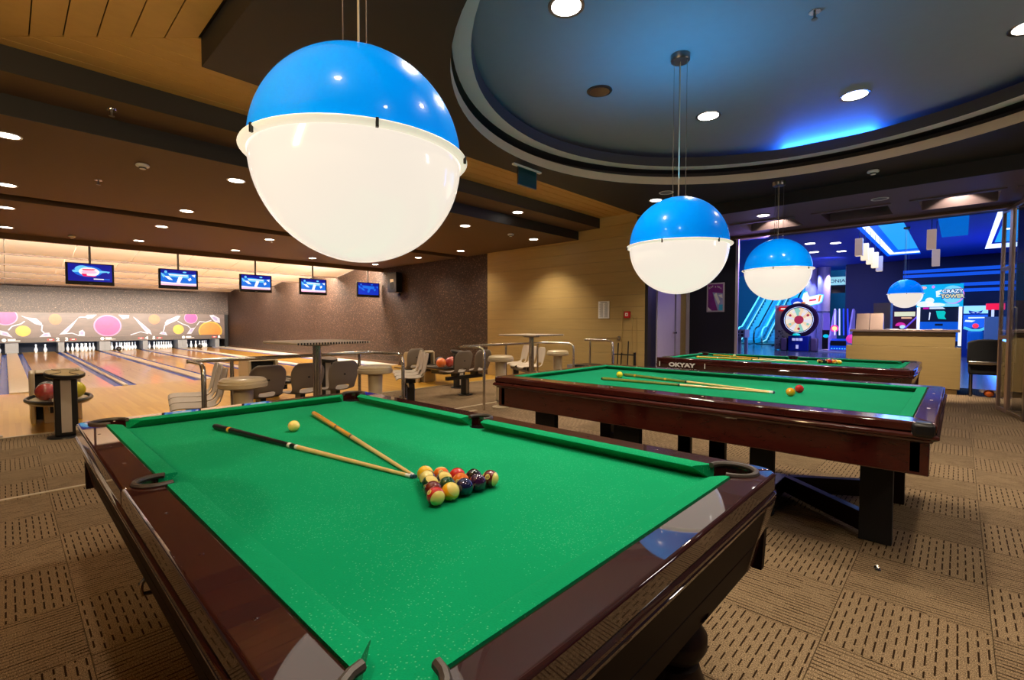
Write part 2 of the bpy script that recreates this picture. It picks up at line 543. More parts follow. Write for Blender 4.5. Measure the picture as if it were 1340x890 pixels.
M = dict(
    carpet_d=carpet_mat('carpet_dashes', True), carpet_s=carpet_mat('carpet_stripes', False),
    maple=boards_mat('approach_boards', lin(206, 148, 46), lin(232, 184, 76), 0.055, 1.6, 0.3, 0.5),
    lane=boards_mat('lane_boards', lin(200, 136, 44), lin(230, 178, 78), 0.0275, 3.0, 0.3, 0.6),
    screed=pm('sub_floor', (0.03, 0.025, 0.02), 0.9),
    gutter=pm('blue_gutter_plastic', (0.08, 0.16, 0.62), 0.25, var=0.25, scale=3, stretch=(1, .2, 1)),
    capping=pm('cream_capping', (0.82, 0.72, 0.58), 0.4),
    paper=wallpaper_mat('flecked_wallpaper', (0.027, 0.0125, 0.0075), (0.165, 0.098, 0.068)),
    tan=pm('tan_wood_panel', (0.41, 0.285, 0.11), 0.42, var=0.16, scale=2.2, stretch=(6, .9, 18)),
    navy=pm('navy_paint', (0.006, 0.007, 0.02), 0.5),
    darkwood=pm('dark_edge_paint', (0.012, 0.009, 0.008), 0.6),
    brownceil=pm('brown_ceiling_paint', (0.090, 0.046, 0.023), 0.7, var=0.06),
    darkceil=pm('charcoal_soffit_paint', (0.012, 0.0105, 0.0115), 0.6, var=0.06),
    purpleceil=pm('mauve_grey_soffit_paint', (0.12, 0.08, 0.09), 0.6, var=0.06),
    plank=pm('honey_ceiling_plank', (0.50, 0.29, 0.085), 0.55, var=0.12, scale=3, stretch=(3, 3, 1)),
    groove=pm('dark_groove', (0.012, 0.008, 0.005), 0.8),
    creampanel=pm('cream_ceiling_panel', (0.94, 0.84, 0.68), 0.6, var=0.03),
    lip=pm('brown_panel_lip', (0.10, 0.05, 0.025), 0.6),
    domeceil=pm('grey_dome_paint', (0.25, 0.265, 0.29), 0.65, var=0.05),
    ringgrey=pm('grey_ring_paint', (0.70, 0.66, 0.68), 0.6, var=0.05),
    ringtan=pm('tan_ring_paint', (0.66, 0.51, 0.36), 0.6, var=0.05),
    ringdark=pm('dark_ring_paint', (0.055, 0.048, 0.050), 0.6, var=0.05),
    felt=cloth_mat('green_cloth', (0.001, 0.285, 0.115), 0.6),
    felt2=cloth_mat('green_cloth_new', (0.002, 0.28, 0.125), 0.1),
    mahog=mahogany_mat('mahogany', (0.010, 0.0010, 0.0007), (0.046, 0.0045, 0.0026)),
    mahog2=mahogany_mat('mahogany_red', (0.022, 0.0022, 0.0012), (0.075, 0.008, 0.0045), 0.8, 0.05),
    mahogd=mahogany_mat('mahogany_dark', (0.004, 0.0009, 0.0006), (0.014, 0.0028, 0.0016), 0.12, 0.1),
    apron=pm('dark_stained_apron', (0.0075, 0.0018, 0.0011), 0.55, var=0.4, scale=6, stretch=(1, 1, 6), spec=0.08),  # near-black tone, darker and duller than the rail mahogany
    black=pm('black_plastic', (0.008, 0.008, 0.009), 0.35),
    blackmat=pm('black_matt', (0.006, 0.006, 0.007), 0.8),
    leather=pm('grey_brown_leather', (0.055, 0.042, 0.035), 0.45, bump=0.3),
    pearl=pm('pearl_inlay', (0.85, 0.80, 0.72), 0.25),
    chrome=pm('brushed_steel', (0.62, 0.56, 0.48), 0.22, metal=1.0, var=0.05),
    steeldk=pm('dark_steel', (0.25, 0.23, 0.21), 0.3, metal=1.0, var=0.1),
    cream=pm('cream_plastic', (0.46, 0.37, 0.235), 0.35, var=0.05),
    seat=pm('light_grey_plastic', (0.48, 0.41, 0.33), 0.4, var=0.05),
    seatbk=pm('taupe_grey_plastic', (0.25, 0.205, 0.165), 0.4, var=0.05),
    vinyl=pm('cream_vinyl', (0.60, 0.49, 0.31), 0.3, coat=0.3, var=0.05),
    laminate=pm('pale_marbled_laminate', (0.50, 0.42, 0.34), 0.35, var=0.25, scale=14),
    navyplastic=pm('blue_plastic', (0.02, 0.08, 0.35), 0.4),
    white=pm('white_plastic', (0.80, 0.78, 0.75), 0.4, var=0.04),
    whiteprint=pm('white_print', (0.85, 0.83, 0.80), 0.5, var=0.03),
    grey=pm('grey_paint', (0.20, 0.20, 0.21), 0.5),
    redprint=pm('red_print', (0.55, 0.01, 0.02), 0.5),
    globe=pm('opal_globe', (0.20, 0.19, 0.17), 0.12, emit=(1.0, 0.885, 0.755), estr=0.90, var=0.01, coat=0.2),
    shade=pm('glossy_blue_shade', (0.0, 0.26, 0.72), 0.25, coat=0.4, spec=0.05, var=0.02, emit=(0.0, 0.17, 0.80), estr=0.66, crough=0.03),
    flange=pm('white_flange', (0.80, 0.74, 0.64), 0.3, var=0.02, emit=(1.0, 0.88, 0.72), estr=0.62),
    lamp_on=em('downlight_glow', (1.0, 0.93, 0.80), 12.0),
    pins=pm('white_pin', (0.80, 0.82, 0.88), 0.25, var=0.02),
    cuewood=pm('maple_shaft', (0.80, 0.58, 0.24), 0.3, coat=0.6, var=0.1, scale=3, stretch=(1, 1, 1)),
    amber=pm('amber_butt', (0.78, 0.38, 0.03), 0.25, coat=0.8, var=0.2),
    olive=pm('olive_butt', (0.22, 0.24, 0.05), 0.25, coat=0.8, var=0.35, scale=14),
    bluetip=pm('blue_chalk_tip', (0.02, 0.07, 0.12), 0.8),
    ballcream=pm('aged_cream_ball', (0.86, 0.70, 0.20), 0.08, coat=1.0, var=0.05, scale=20, crough=0.02),
    glass=glass_mat('clear_glass'),
    alu=pm('bronze_aluminium', (0.42, 0.30, 0.26), 0.35, metal=0.7, var=0.08),
    lilac=pm('lilac_white_door_paint', (0.52, 0.46, 0.56), 0.5, var=0.04),
    arcfloor=pm('arcade_floor', (0.10, 0.11, 0.16), 0.18, var=0.2, scale=2),
    arcceil=pm('arcade_blue_ceiling', (0.006, 0.05, 0.60), 0.6, var=0.1),
    arcwall=pm('arcade_navy_wall', (0.006, 0.016, 0.09), 0.6, var=0.1),
    orange_ball=pm('orange_ball', (0.8, 0.16, 0.02), 0.2, coat=1.0),
    redmarble=pm('red_marbled_ball', (0.42, 0.05, 0.035), 0.15, coat=1.0, var=0.9, scale=9),
    yellowball=pm('yellow_marbled_ball', (0.72, 0.62, 0.02), 0.15, coat=1.0, var=0.3, scale=9),
)

# ================================================================== THE SETTING
# ---- floor: sub floor with carpet tiles, in two laying directions
TP = 0.525
fl = struct(MB().box(-4, 13.1, -3, 7.92, -0.08, -0.008).build('floor', M['screed'], smooth=False))


def tile_mesh(name, mat, w0=1.0, l0=1.0):
    h = TP / 2
    a, b = h - 0.0004, h - 0.0016
    vs = [(-a, -a, -0.007), (a, -a, -0.007), (a, a, -0.007), (-a, a, -0.007), (-b, -b, 0), (b, -b, 0), (b, b, 0), (-b, b, 0)]
    fs = [(4, 5, 6, 7), (0, 1, 5, 4), (1, 2, 6, 5), (2, 3, 7, 6), (3, 0, 4, 7)]
    me = bpy.data.meshes.new(name)
    me.from_pydata(vs, [], fs)
    me.materials.append(mat)
    uv = me.uv_layers.new(name='UVMap')
    for li, l in enumerate(me.loops):
        p = vs[l.vertex_index]
        uv.data[li].uv = (p[0] / TP + 0.5, p[1] / TP + 0.5)
    me.update()
    return me


TM = [tile_mesh('carpet_tile', M['carpet_d']), tile_mesh('carpet_tile', M['carpet_s'])]
tiles = []
Rv = Vector((math.sin(YAW), -math.cos(YAW), 0))
Uv = Rv.cross(fwd)
for i in range(-6, 25):
    for j in range(-6, 14):
        x, y = 0.2 + TP * (i + 0.5), 0.39 + TP * (j + 0.5)
        right = i >= 2
        kind = 0 if ((i + j) % 2 == (1 if right else 0)) else 1
        v = Vector((x, y, -EYE))
        d = v.dot(fwd)
        px, py = 670 + 622.6 * v.dot(Rv) / max(d, 0.01), 445 - 622.6 * v.dot(Uv) / max(d, 0.01)
        vis = d > 0.2 and -150 < px < 1490 and py < 1060
        tiles.append((0 if vis else 1, d, x, y, right, kind))
tiles.sort(key=lambda t: (t[0], t[1]))
for t in tiles[:300]:
    o = bpy.data.objects.new('carpet_tile', TM[t[5]])
    C.objects.link(o)
    o.parent = fl
    o.location = (t[2], t[3], 0)
    o.rotation_euler[2] = (R(90) if t[4] else 0) + (R(180) if random.random() < 0.5 else 0)
rest = [t for t in tiles[300:]]
vs, fs, ms, uvs = [], [], [], []
for t in rest + [(0, 0, -2 + TP * k, 7.83, False, k % 2) for k in range(21)]:
    h = TP / 2
    hy = h if t[3] < 7.8 else 0.085
    k = len(vs)
    vs += [(t[2] - h, t[3] - hy, -0.001), (t[2] + h, t[3] - hy, -0.001), (t[2] + h, t[3] + hy, -0.001), (t[2] - h, t[3] + hy, -0.001)]
    fs.append((k, k + 1, k + 2, k + 3))
    ms.append(t[5])
    uvs += [(0, 0), (0, 1), (1, 1), (1, 0)] if t[4] else [(0, 0), (1, 0), (1, 1), (0, 1)]
me = bpy.data.meshes.new('carpet_tile_rest')
me.from_pydata(vs, [], fs)
me.materials.append(M['carpet_d'])
me.materials.append(M['carpet_s'])
me.polygons.foreach_set('material_index', ms)
uvl = me.uv_layers.new(name='UVMap')
for li, u in enumerate(uvs):
    uvl.data[li].uv = u
o = bpy.data.objects.new('carpet_tile_rest', me)
C.objects.link(o)
o.parent = fl
o['kind'] = 'stuff'

# metal strips on the carpet
struct(MB().box(-2.5, 0.46, 5.145, 5.185, -0.002, 0.006).build('trim_1', M['cream']))
t2 = MB().box(4.62, 5.9, 5.60, 5.65, -0.002, 0.006)
t2.box(4.62, 4.67, 5.28, 5.60, -0.002, 0.006).box(4.67, 4.86, 5.28, 5.33, -0.002, 0.006)
struct(t2.build('trim_2', M['cream']))
struct(MB().box(-4, 8.5, 7.92, 7.97, -0.005, 0.008).build('trim_3', M['cream']))
struct(MB().box(-4, 8.5, 7.97, 12.85, -0.08, 0.0).build('floor', M['maple'], smooth=False))
struct(MB().box(13.1, 46, -14, 18, -0.08, -0.002).build('floor', M['arcfloor'], smooth=False))
struct(MB().box(-4, 8.5, 12.85, 31, -0.30, -0.12).build('floor', M['screed'], smooth=False))

# ---- walls
wp = struct(MB().box(8.5, 8.62, 8.8, 31, 0, 3.6).build('wall_right', M['paper'], smooth=False))
struct(MB().box(-6, 8.5, 31, 31.12, 0, 3.6).build('wall_far', M['blackmat'], smooth=False))
struct(MB().box(-6, 8.5, 29.62, 29.72, 1.80, 3.6).build('wall_far', M['paper'], smooth=False))
struct(MB().box(8.48, 8.5, 12.85, 29.6, 0.0, 0.10).build('baseboard_right', M['lip'], smooth=False))
wt = struct(MB().box(8.48, 10.6, 4.43, 8.8, 0, 3.6).build('wall_middle', M['darkwood'], smooth=False))
# tan horizontal boards on the face of the middle wall
z = 0.0
k = 0
while z < 3.45:
    h = 0.235
    o = MB().box(8.455, 8.48, 4.42, 8.8, z + 0.003, min(z + h, 3.5)).build('wall_panel', M['tan'], wt, smooth=False, bevel=0.002)
    z += h
    k += 1
struct(MB().box(8.455, 8.6, 4.36, 4.425, 0, 3.5).build('trim_4', M['darkwood'], smooth=False))
# door face of the recess (Y = 4.42) with a lilac door
struct(MB().box(8.6, 8.88, 4.40, 4.43, 0, 3.5).box(10.42, 10.6, 4.40, 4.43, 0, 3.5).box(8.88, 10.42, 4.40, 4.43, 2.2, 3.5).build('wall_recess', M['navy'], smooth=False))
dr = struct(MB().box(8.90, 9.68, 4.38, 4.42, 0.01, 2.18).build('door_1', M['lilac'], bevel=0.004))
MB().box(9.72, 9.93, 4.36, 4.425, 0, 2.2).build('door_jamb', M['lilac'], dr, bevel=0.004)
MB().box(9.95, 10.25, 4.38, 4.425, 0, 2.2).build('door_post', M['tan'], dr, bevel=0.004)
MB().box(10.26, 10.42, 4.36, 4.425, 0, 2.2).build('door_frame', M['lilac'], dr, bevel=0.004)
MB().cyl((9.62, 4.38, 1.12), (9.62, 4.31, 1.12), 0.022, n=12).cyl((9.63, 4.315, 1.12), (9.50, 4.315, 1.12), 0.011, n=8).build('door_handle', M['chrome'], dr)
struct(MB().box(10.4, 10.55, 3.38, 4.40, 0, 3.5).build('wall_entrance', M['navy'], smooth=False))
struct(MB().box(10.38, 10.42, 3.345, 3.40, 0, 3.06).build('trim_5', M['lilac'], smooth=False))
struct(MB().box(10.4, 10.55, -6.0, -0.62, 0, 3.5).build('wall_entrance', M['darkwood'], smooth=False))

# ---- ceilings
def slab(name, x0, x1, y0, y1, z0, z1, mat):
    return struct(MB().box(x0, x1, y0, y1, z0, z1).build(name, mat, smooth=False))


slab('ceiling', -5, 8.5, 6.0, 9.62, 3.10, 3.32, M['brownceil'])
slab('ceiling', -5, 8.5, 9.62, 10.06, 3.22, 3.34, M['groove'])
slab('ceiling', -5, 8.5, 10.06, 13.74, 3.10, 3.32, M['brownceil'])
slab('trim_6', -5, 8.5, 5.985, 6.0, 3.10, 3.30, M['darkwood'])
slab('trim_7', -5, 8.5, 13.74, 13.86, 2.99, 3.5, M['lip'])
slab('ceiling', -5, 8.5, 5.47, 6.0, 3.28, 3.40, M['brownceil'])
slab('trim_8', -5, 8.5, 5.455, 5.47, 3.28, 3.50, M['darkwood'])
# honey coloured plank ceiling, planks mitred into L shapes round the soffit
pc = struct(MB().box(-5, 1.10, -3.5, 5.47, 3.495, 3.6).box(1.10, 8.5, 4.26, 5.47, 3.495, 3.6).build('ceiling', M['groove'], smooth=False))
px0, py0, pw = 0.53, 4.80, 0.176
for k in range(-3, 26):
    xa, ya = px0 - pw * k, py0 + 0.18 * (-k) * -1
    xb, yb = xa - pw, ya + 0.18
    g = 0.004
    if ya < 5.47 and ya > -3:
        yb_ = min(yb, 5.47)
        MB().add([(xa - g, -3.4, 3.48), (xb + g, -3.4, 3.48), (xb + g, yb_ - g, 3.48), (xa - g, ya - g, 3.48), (xa - g, -3.4, 3.496), (xb + g, -3.4, 3.496), (xb + g, yb_ - g, 3.496), (xa - g, ya - g, 3.496)],
                 [(0, 1, 2, 3), (0, 3, 7, 4), (1, 5, 6, 2), (3, 2, 6, 7)]).build('plank', M['plank'], pc, smooth=False)
        MB().add([(xa + g, ya + g, 3.48), (8.45, ya + g, 3.48), (8.45, yb_ - g, 3.48), (xb + g, yb_ - g, 3.48), (xa + g, ya + g, 3.496), (8.45, ya + g, 3.496), (8.45, yb_ - g, 3.496), (xb + g, yb_ - g, 3.496)],
                 [(0, 1, 2, 3), (0, 4, 5, 1), (2, 6, 7, 3), (3, 7, 4, 0)]).build('plank', M['plank'], pc, smooth=False)
    elif ya >= 5.47 and xa > -4.8:
        MB().box(xb + g, xa - g, -3.4, 5.46, 3.48, 3.496).build('plank', M['plank'], pc, smooth=False)

# charcoal soffit with a round opening
SX0, SX1, SY0, SY1, SZ = 1.08, 8.10, -3.5, 4.27, 3.28
DCX, DCY = 4.5, 1.1
DR = 2.77
angs = sorted([2 * math.pi * i / 96 for i in range(96)] + [math.atan2(y - DCY, x - DCX) % (2 * math.pi) for x in (SX0, SX1) for y in (SY0, SY1)])


def to_rect(t):
    c, s = math.cos(t), math.sin(t)
    k = 1e9
    if c > 1e-9: k = min(k, (SX1 - DCX) / c)
    if c < -1e-9: k = min(k, (SX0 - DCX) / c)
    if s > 1e-9: k = min(k, (SY1 - DCY) / s)
    if s < -1e-9: k = min(k, (SY0 - DCY) / s)
    return (DCX + k * c, DCY + k * s)


mb = MB()
n = len(angs)
vs = [(DCX + DR * math.cos(t), DCY + DR * math.sin(t), SZ) for t in angs] + [(*to_rect(t), SZ) for t in angs] + [(*to_rect(t), 3.40 if abs(to_rect(t)[1] - SY1) < 1e-6 and to_rect(t)[0] > SX0 + 0.1 else 3.497) for t in angs]
fs = []
for i in range(n):
    j = (i + 1) % n
    fs += [(i, j, n + j, n + i), (n + i, n + j, 2 * n + j, 2 * n + i)]
mb.add(vs, fs)
so = struct(mb.build('ceiling', M['darkceil'], smooth=False))
def ring(prof, name, mat):
    return MB().lathe(prof, 96, c=(DCX, DCY, 0)).build(name, mat, so)


ring([(2.77, 3.28), (2.77, 3.385), (2.80, 3.385), (2.80, 3.28)], 'ring_fascia', M['ringtan'])
ring([(2.80, 3.385), (3.0, 3.40), (3.0, 3.50), (2.76, 3.50)], 'ring_gap', M['ringdark'])
ring([(2.76, 3.48), (2.61, 3.48)], 'ring_band', M['ringgrey'])
ring([(2.61, 3.48), (2.60, 3.60), (2.63, 3.60), (2.64, 3.49), (2.76, 3.485)], 'ring_face', M['ringdark'])
ring([(2.63, 3.49), (2.95, 3.50), (2.95, 3.68)], 'ring_cove', M['ringdark'])
MB().lathe([(2.95, 3.67), (0.001, 3.67)], 96, c=(DCX, DCY, 0)).build('dome_panel', M['domeceil'], so)
a = area('dome_blue_led', (DCX + 2.80 * math.cos(R(4)), DCY + 2.80 * math.sin(R(4)), 3.60), (DCX + 1.6, DCY + 0.1, 3.67), 0.04, 1.0, 34.0, (0.02, 0.15, 1.0))

# entrance soffit: a lower band with three square recesses
struct(MB().box(8.08, 8.10, -5, 4.4, 3.10, 3.30).build('trim_9', M['darkwood'], smooth=False))
es = MB()
xs = [8.10, 9.12, 9.96, 10.55]
ys = [-5.0, -1.45, -0.61, -0.37, 0.47, 0.83, 1.70, 2.10, 2.98, 4.40]
for yi in range(len(ys) - 1):
    hole = yi in (1, 3, 5, 7)
    for xi in range(3):
        if hole and xi == 1:
            continue
        es.quad((xs[xi], ys[yi], 3.10), (xs[xi + 1], ys[yi], 3.10), (xs[xi + 1], ys[yi + 1], 3.10), (xs[xi], ys[yi + 1], 3.10))
eo = struct(es.build('ceiling', M['purpleceil'], smooth=False))
for yi in (1, 3, 5, 7):
    y0, y1 = ys[yi], ys[yi + 1]
    b = MB()
    b.quad((9.12, y0, 3.10), (9.12, y1, 3.10), (9.12, y1, 3.42), (9.12, y0, 3.42))
    b.quad((9.96, y0, 3.10), (9.96, y1, 3.10), (9.96, y1, 3.42), (9.96, y0, 3.42))
    b.quad((9.12, y0, 3.10), (9.96, y0, 3.10), (9.96, y0, 3.42), (9.12, y0, 3.42))
    b.quad((9.12, y1, 3.10), (9.96, y1, 3.10), (9.96, y1, 3.42), (9.12, y1, 3.42))
    b.quad((9.12, y0, 3.42), (9.96, y0, 3.42), (9.96, y1, 3.42), (9.12, y1, 3.42))
    b.build('ceiling_recess', M['purpleceil'], eo, smooth=False)
    MB().box(9.02, 9.12, y0 - 0.05, y1 + 0.1, 3.085, 3.10).build('recess_lip', M['purpleceil'], eo, smooth=False)
    if yi != 5:
        MB().cyl((9.78, (y0 + y1) / 2, 3.42), (9.78, (y0 + y1) / 2, 3.40), 0.05, n=16).build('recess_lamp', M['lamp_on'], eo)
        spot('recess_spot', (9.78, (y0 + y1) / 2, 3.395), (9.90, (y0 + y1) / 2, 2.5), 60, WARM, 110, 0.3, 0.02)
slab('trim_10', 10.35, 10.60, -5, 4.4, 3.05, 3.12, M['lip'])
slab('trim_11', 10.33, 10.36, -5, 3.4, 3.04, 3.06, M['alu'])

# stepped cream ceiling over the lanes: sloping rows of panels, each with a brown lip
for i in range(6):
    y0 = 13.86 + 3.04 * i
    y1 = y0 + 3.05
    lc = struct(MB().box(-6, 8.48, y1 - 0.06, y1, 2.98, 3.02).build('trim_%d' % (12 + i), M['lip'], smooth=False))
    x = 8.46
    while x > -5:
        xa = x - 1.19
        MB().add([(xa, y0, 3.42), (x, y0, 3.42), (x, y1 - 0.03, 3.02), (xa, y1 - 0.03, 3.02), (xa, y0, 3.44), (x, y0, 3.44), (x, y1 - 0.03, 3.04), (xa, y1 - 0.03, 3.04)],
                 [(0, 1, 2, 3), (4, 7, 6, 5), (0, 4, 5, 1), (1, 5, 6, 2), (2, 6, 7, 3), (3, 7, 4, 0)]).build('ceiling_panel', M['creampanel'], lc, smooth=False)
        x -= 1.205
slab('ceiling', -6, 8.5, 13.86, 31, 3.56, 3.62, M['groove'])

# ================================================================== DOWNLIGHTS AND CEILING FITTINGS
ORD = ['first', 'second', 'third', 'fourth', 'fifth', 'sixth']


def downlight(x, y, z, label, r=0.085, power=40, on=True, col=WARM, ang=120, group=None, aim=None):
    t = thing('downlight', label, 'downlight', (x, y, z), 0, group)
    MB().lathe([(r, -0.002), (r * 1.22, -0.006), (r * 1.24, 0.0)], 24).build('trim_ring', M['white'] if r < 0.1 else M['steeldk'], t)
    MB().lathe([(0.001, -0.003), (r, -0.003)], 24).build('diffuser', M['lamp_on'] if on else M['grey'], t)
    if on:
        spot('downlight_beam', (x, y, z - 0.012), aim or (x, y, 0), power, col, ang, 0.8, 0.07)
    return t


rows = [(6.62, 'nearest'), (8.98, 'second'), (10.74, 'third'), (12.93, 'farthest')]
cols = [(0.06, 'leftmost'), (2.02, 'second'), (3.9, 'middle'), (5.8, 'fourth'), (7.72, 'rightmost')]
for yv, rn in rows:
    for xv, cn in cols:
        near = xv > 7 and yv < 7
        downlight(xv, yv, 3.099, '%s round white downlight in the %s row of the brown lane ceiling' % (cn, rn), power=300 if near else 115, ang=108 if near else 130)
downlight(6.25, 5.73, 3.279, 'small round downlight in the narrow brown strip before the lane ceiling', power=170, ang=108)
downlight(7.15, 3.57, 3.279, 'round lit downlight in the charcoal soffit above the middle globe lamp', power=300, ang=112)
downlight(6.84, 3.25, 3.279, 'unlit grey downlight in the charcoal soffit beside the lit one', on=False)
downlight(2.91, 2.18, 3.669, 'large bright downlight at the top of the round blue dome', 0.11, 300, ang=135)
downlight(5.52, 2.13, 3.669, 'large downlight in the blue dome just right of the lamp cables', 0.11, 240, ang=135)
downlight(6.06, 0.84, 3.669, 'large downlight in the dome above the blue glowing edge', 0.11, 240, ang=135)
downlight(5.62, -0.36, 3.669, 'large downlight in the dome at the right edge of the photo', 0.11, 240, ang=135)
for x, y, z, pw_, lb in ((0.15, 1.2, 3.48, 110, 'round downlight in the plank ceiling left of the nearest table'), (0.9, -0.4, 3.48, 130, 'round downlight in the plank ceiling behind the photographer'), (2.05, 0.75, 3.28, 120, 'round downlight in the soffit over the near right corner of the table'), (1.75, 2.0, 3.28, 120, 'round downlight in the soffit right of the big lamp cables'), (2.3, -1.9, 3.28, 150, 'round downlight in the soffit behind the dome'), (6.9, -1.9, 3.28, 150, 'round downlight in the soffit right of the photo')):  # unseen downlights added to brighten the near table and the pool room
    downlight(x, y, z - 0.001, lb, 0.085, pw_, ang=135)
downlight(8.62, 0.87, 3.099, 'unlit round downlight in the mauve soffit before the arcade', on=False)
downlight(8.62, 2.4, 3.099, 'round downlight in the mauve soffit left of the ceiling slots', 0.085, 70)


def detector(x, y, z, label):
    t = thing('smoke_detector', label, 'smoke detector', (x, y, z))
    MB().lathe([(0.001, -0.055), (0.028, -0.055), (0.032, -0.038), (0.062, -0.028), (0.066, -0.012), (0.055, 0.0)], 20).build('body', M['white'], t)
    MB().lathe([(0.029, -0.05), (0.0345, -0.046), (0.036, -0.036)], 20).build('vent_slot', M['black'], t)


detector(1.1, 6.71, 3.1, 'white smoke detector on the brown ceiling above the first screen')
detector(6.94, 6.55, 3.1, 'white smoke detector on the brown ceiling right of the big lamp')
detector(0.98, 13.2, 3.1, 'small smoke detector on the brown ceiling edge over the lanes')
detector(7.67, 0.85, 3.28, 'white smoke detector under the charcoal soffit right of the dome')


def sprinkler(x, y, z, label):
    t = thing('sprinkler', label, 'sprinkler', (x, y, z))
    MB().lathe([(0.001, -0.008), (0.04, -0.008), (0.042, 0)], 16).build('escutcheon', M['chrome'], t)
    MB().cyl((0, 0, -0.055), (0, 0, -0.006), 0.009, n=8).lathe([(0.001, -0.06), (0.022, -0.06), (0.022, -0.055), (0.001, -0.055)], 12).build('deflector', M['steeldk'], t)


sprinkler(0.72, 5.72, 3.28, 'small chrome sprinkler on the narrow brown strip at the left')
sprinkler(0.84, 7.84, 3.1, 'small chrome sprinkler on the brown ceiling below the smoke detector')
sprinkler(3.95, 10.75, 3.1, 'tiny chrome sprinkler on the brown ceiling left of the big lamp')
sprinkler(4.24, 0.85, 3.67, 'chrome sprinkler in the dome right of the bright downlight')
sprinkler(4.0, 4.75, 3.48, 'dark sprinkler on the tan ceiling strip beside the big lamp')
t = thing('ceiling_vent', 'dark round spotlight with a glass lens set in the blue dome', 'ceiling light', (4.18, 2.71, 3.67))
MB().lathe([(0.10, -0.012), (0.125, -0.006), (0.128, 0)], 24).build('rim', M['black'], t)
MB().lathe([(0.001, -0.003), (0.06, -0.006), (0.10, -0.012)], 24).build('lens', M['steeldk'], t)

t = thing('exit_sign', 'dark green hanging exit sign with a white rail under the soffit edge', 'sign', (4.56, 4.02, 3.28))
MB().box(-0.26, 0.26, -0.02, 0.02, -0.022, 0.0).build('rail', M['white'], t)
MB().box(-0.17, 0.17, -0.006, 0.006, -0.235, -0.022).build('panel', pm('dark_green_panel', (0.004, 0.045, 0.04), 0.2, coat=0.5), t)
MB().box(-0.17, 0.17, -0.0065, 0.0065, -0.242, -0.235).box(0.17, 0.178, -0.0065, 0.0065, -0.242, -0.022).box(-0.178, -0.17, -0.0065, 0.0065, -0.242, -0.022).build('clear_edge', M['steeldk'], t)

# ================================================================== GLOBE LAMPS
def globe_lamp(x, y, z, ceil_z, label):
    t = thing('globe_pendant', label, 'pendant lamp', (x, y, z), 0, 'half blue half white globe pendants')
    r = 0.42
    MB().lathe([(r * math.sin(R(a)) + 1e-5, -r * math.cos(R(a))) for a in range(0, 91, 5)] + [(r, 0.012)], 64).build('globe', M['globe'], t)
    MB().lathe([(r * 1.002 * math.cos(R(a)) + 1e-5, 0.014 + (r * 1.002) * math.sin(R(a))) for a in range(0, 91, 5)], 64).build('shade', M['shade'], t)
    MB().lathe([(r + 0.001, -0.012), (r + 0.012, -0.009), (r + 0.026, -0.001), (r + 0.030, 0.004), (r + 0.028, 0.008), (r - 0.01, 0.010)], 64).build('flange', M['flange'], t)
    for k in range(6):
        a = R(60 * k + 8)
        c, s = math.cos(a), math.sin(a)
        b = MB().box(r + 0.022, r + 0.033, -0.005, 0.005, -0.022, 0.010)
        b.xf(Matrix.Rotation(a, 4, 'Z')).build('clip', M['black'], t)
    top = z + r
    for k in range(3):
        a = R(120 * k + 30)
        p = (0.062 * math.cos(a), 0.062 * math.sin(a))
        MB().cyl((p[0], p[1], r + 0.004), (p[0], p[1], ceil_z - z - 0.01), 0.0022, n=6).cyl((p[0], p[1], r - 0.01), (p[0], p[1], r + 0.03), 0.007, n=8).build('cable', M['steeldk'], t)
    MB().cyl((0, 0, r), (0, 0, ceil_z - z - 0.01), 0.0045, n=8).build('cord', M['cream'], t)
    MB().lathe([(0.001, ceil_z - z - 0.055), (0.075, ceil_z - z - 0.055), (0.082, ceil_z - z - 0.045), (0.082, ceil_z - z)], 28).build('canopy', M['steeldk'], t)
    return t


globe_lamp(1.04, 1.855, 2.0, 3.48, 'large globe pendant with blue top hanging over the nearest pool table')
globe_lamp(4.12, 1.84, 2.0, 3.67, 'globe pendant with blue top hanging from the dome over the middle table')
globe_lamp(7.41, 1.87, 2.06, 3.28, 'globe pendant with blue top hanging before the arcade over the far table')
globe_lamp(18.6, 1.205, 2.2, 4.2, 'smallest globe pendant with blue top hanging inside the arcade beyond the counter')
# spot added above the middle lamp to throw its blue glow on the dome
spot('shade_uplight', (4.12, 1.84, 2.6), (4.0, 1.7, 3.67), 62, (0.02, 0.44, 1.0), 165, 1.0, 0.3)

# ================================================================== POOL TABLES
def rot2(pts, cx, cy, sx, sy):
    return [(cx + sx * p[0], cy + sy * p[1]) for p in pts]


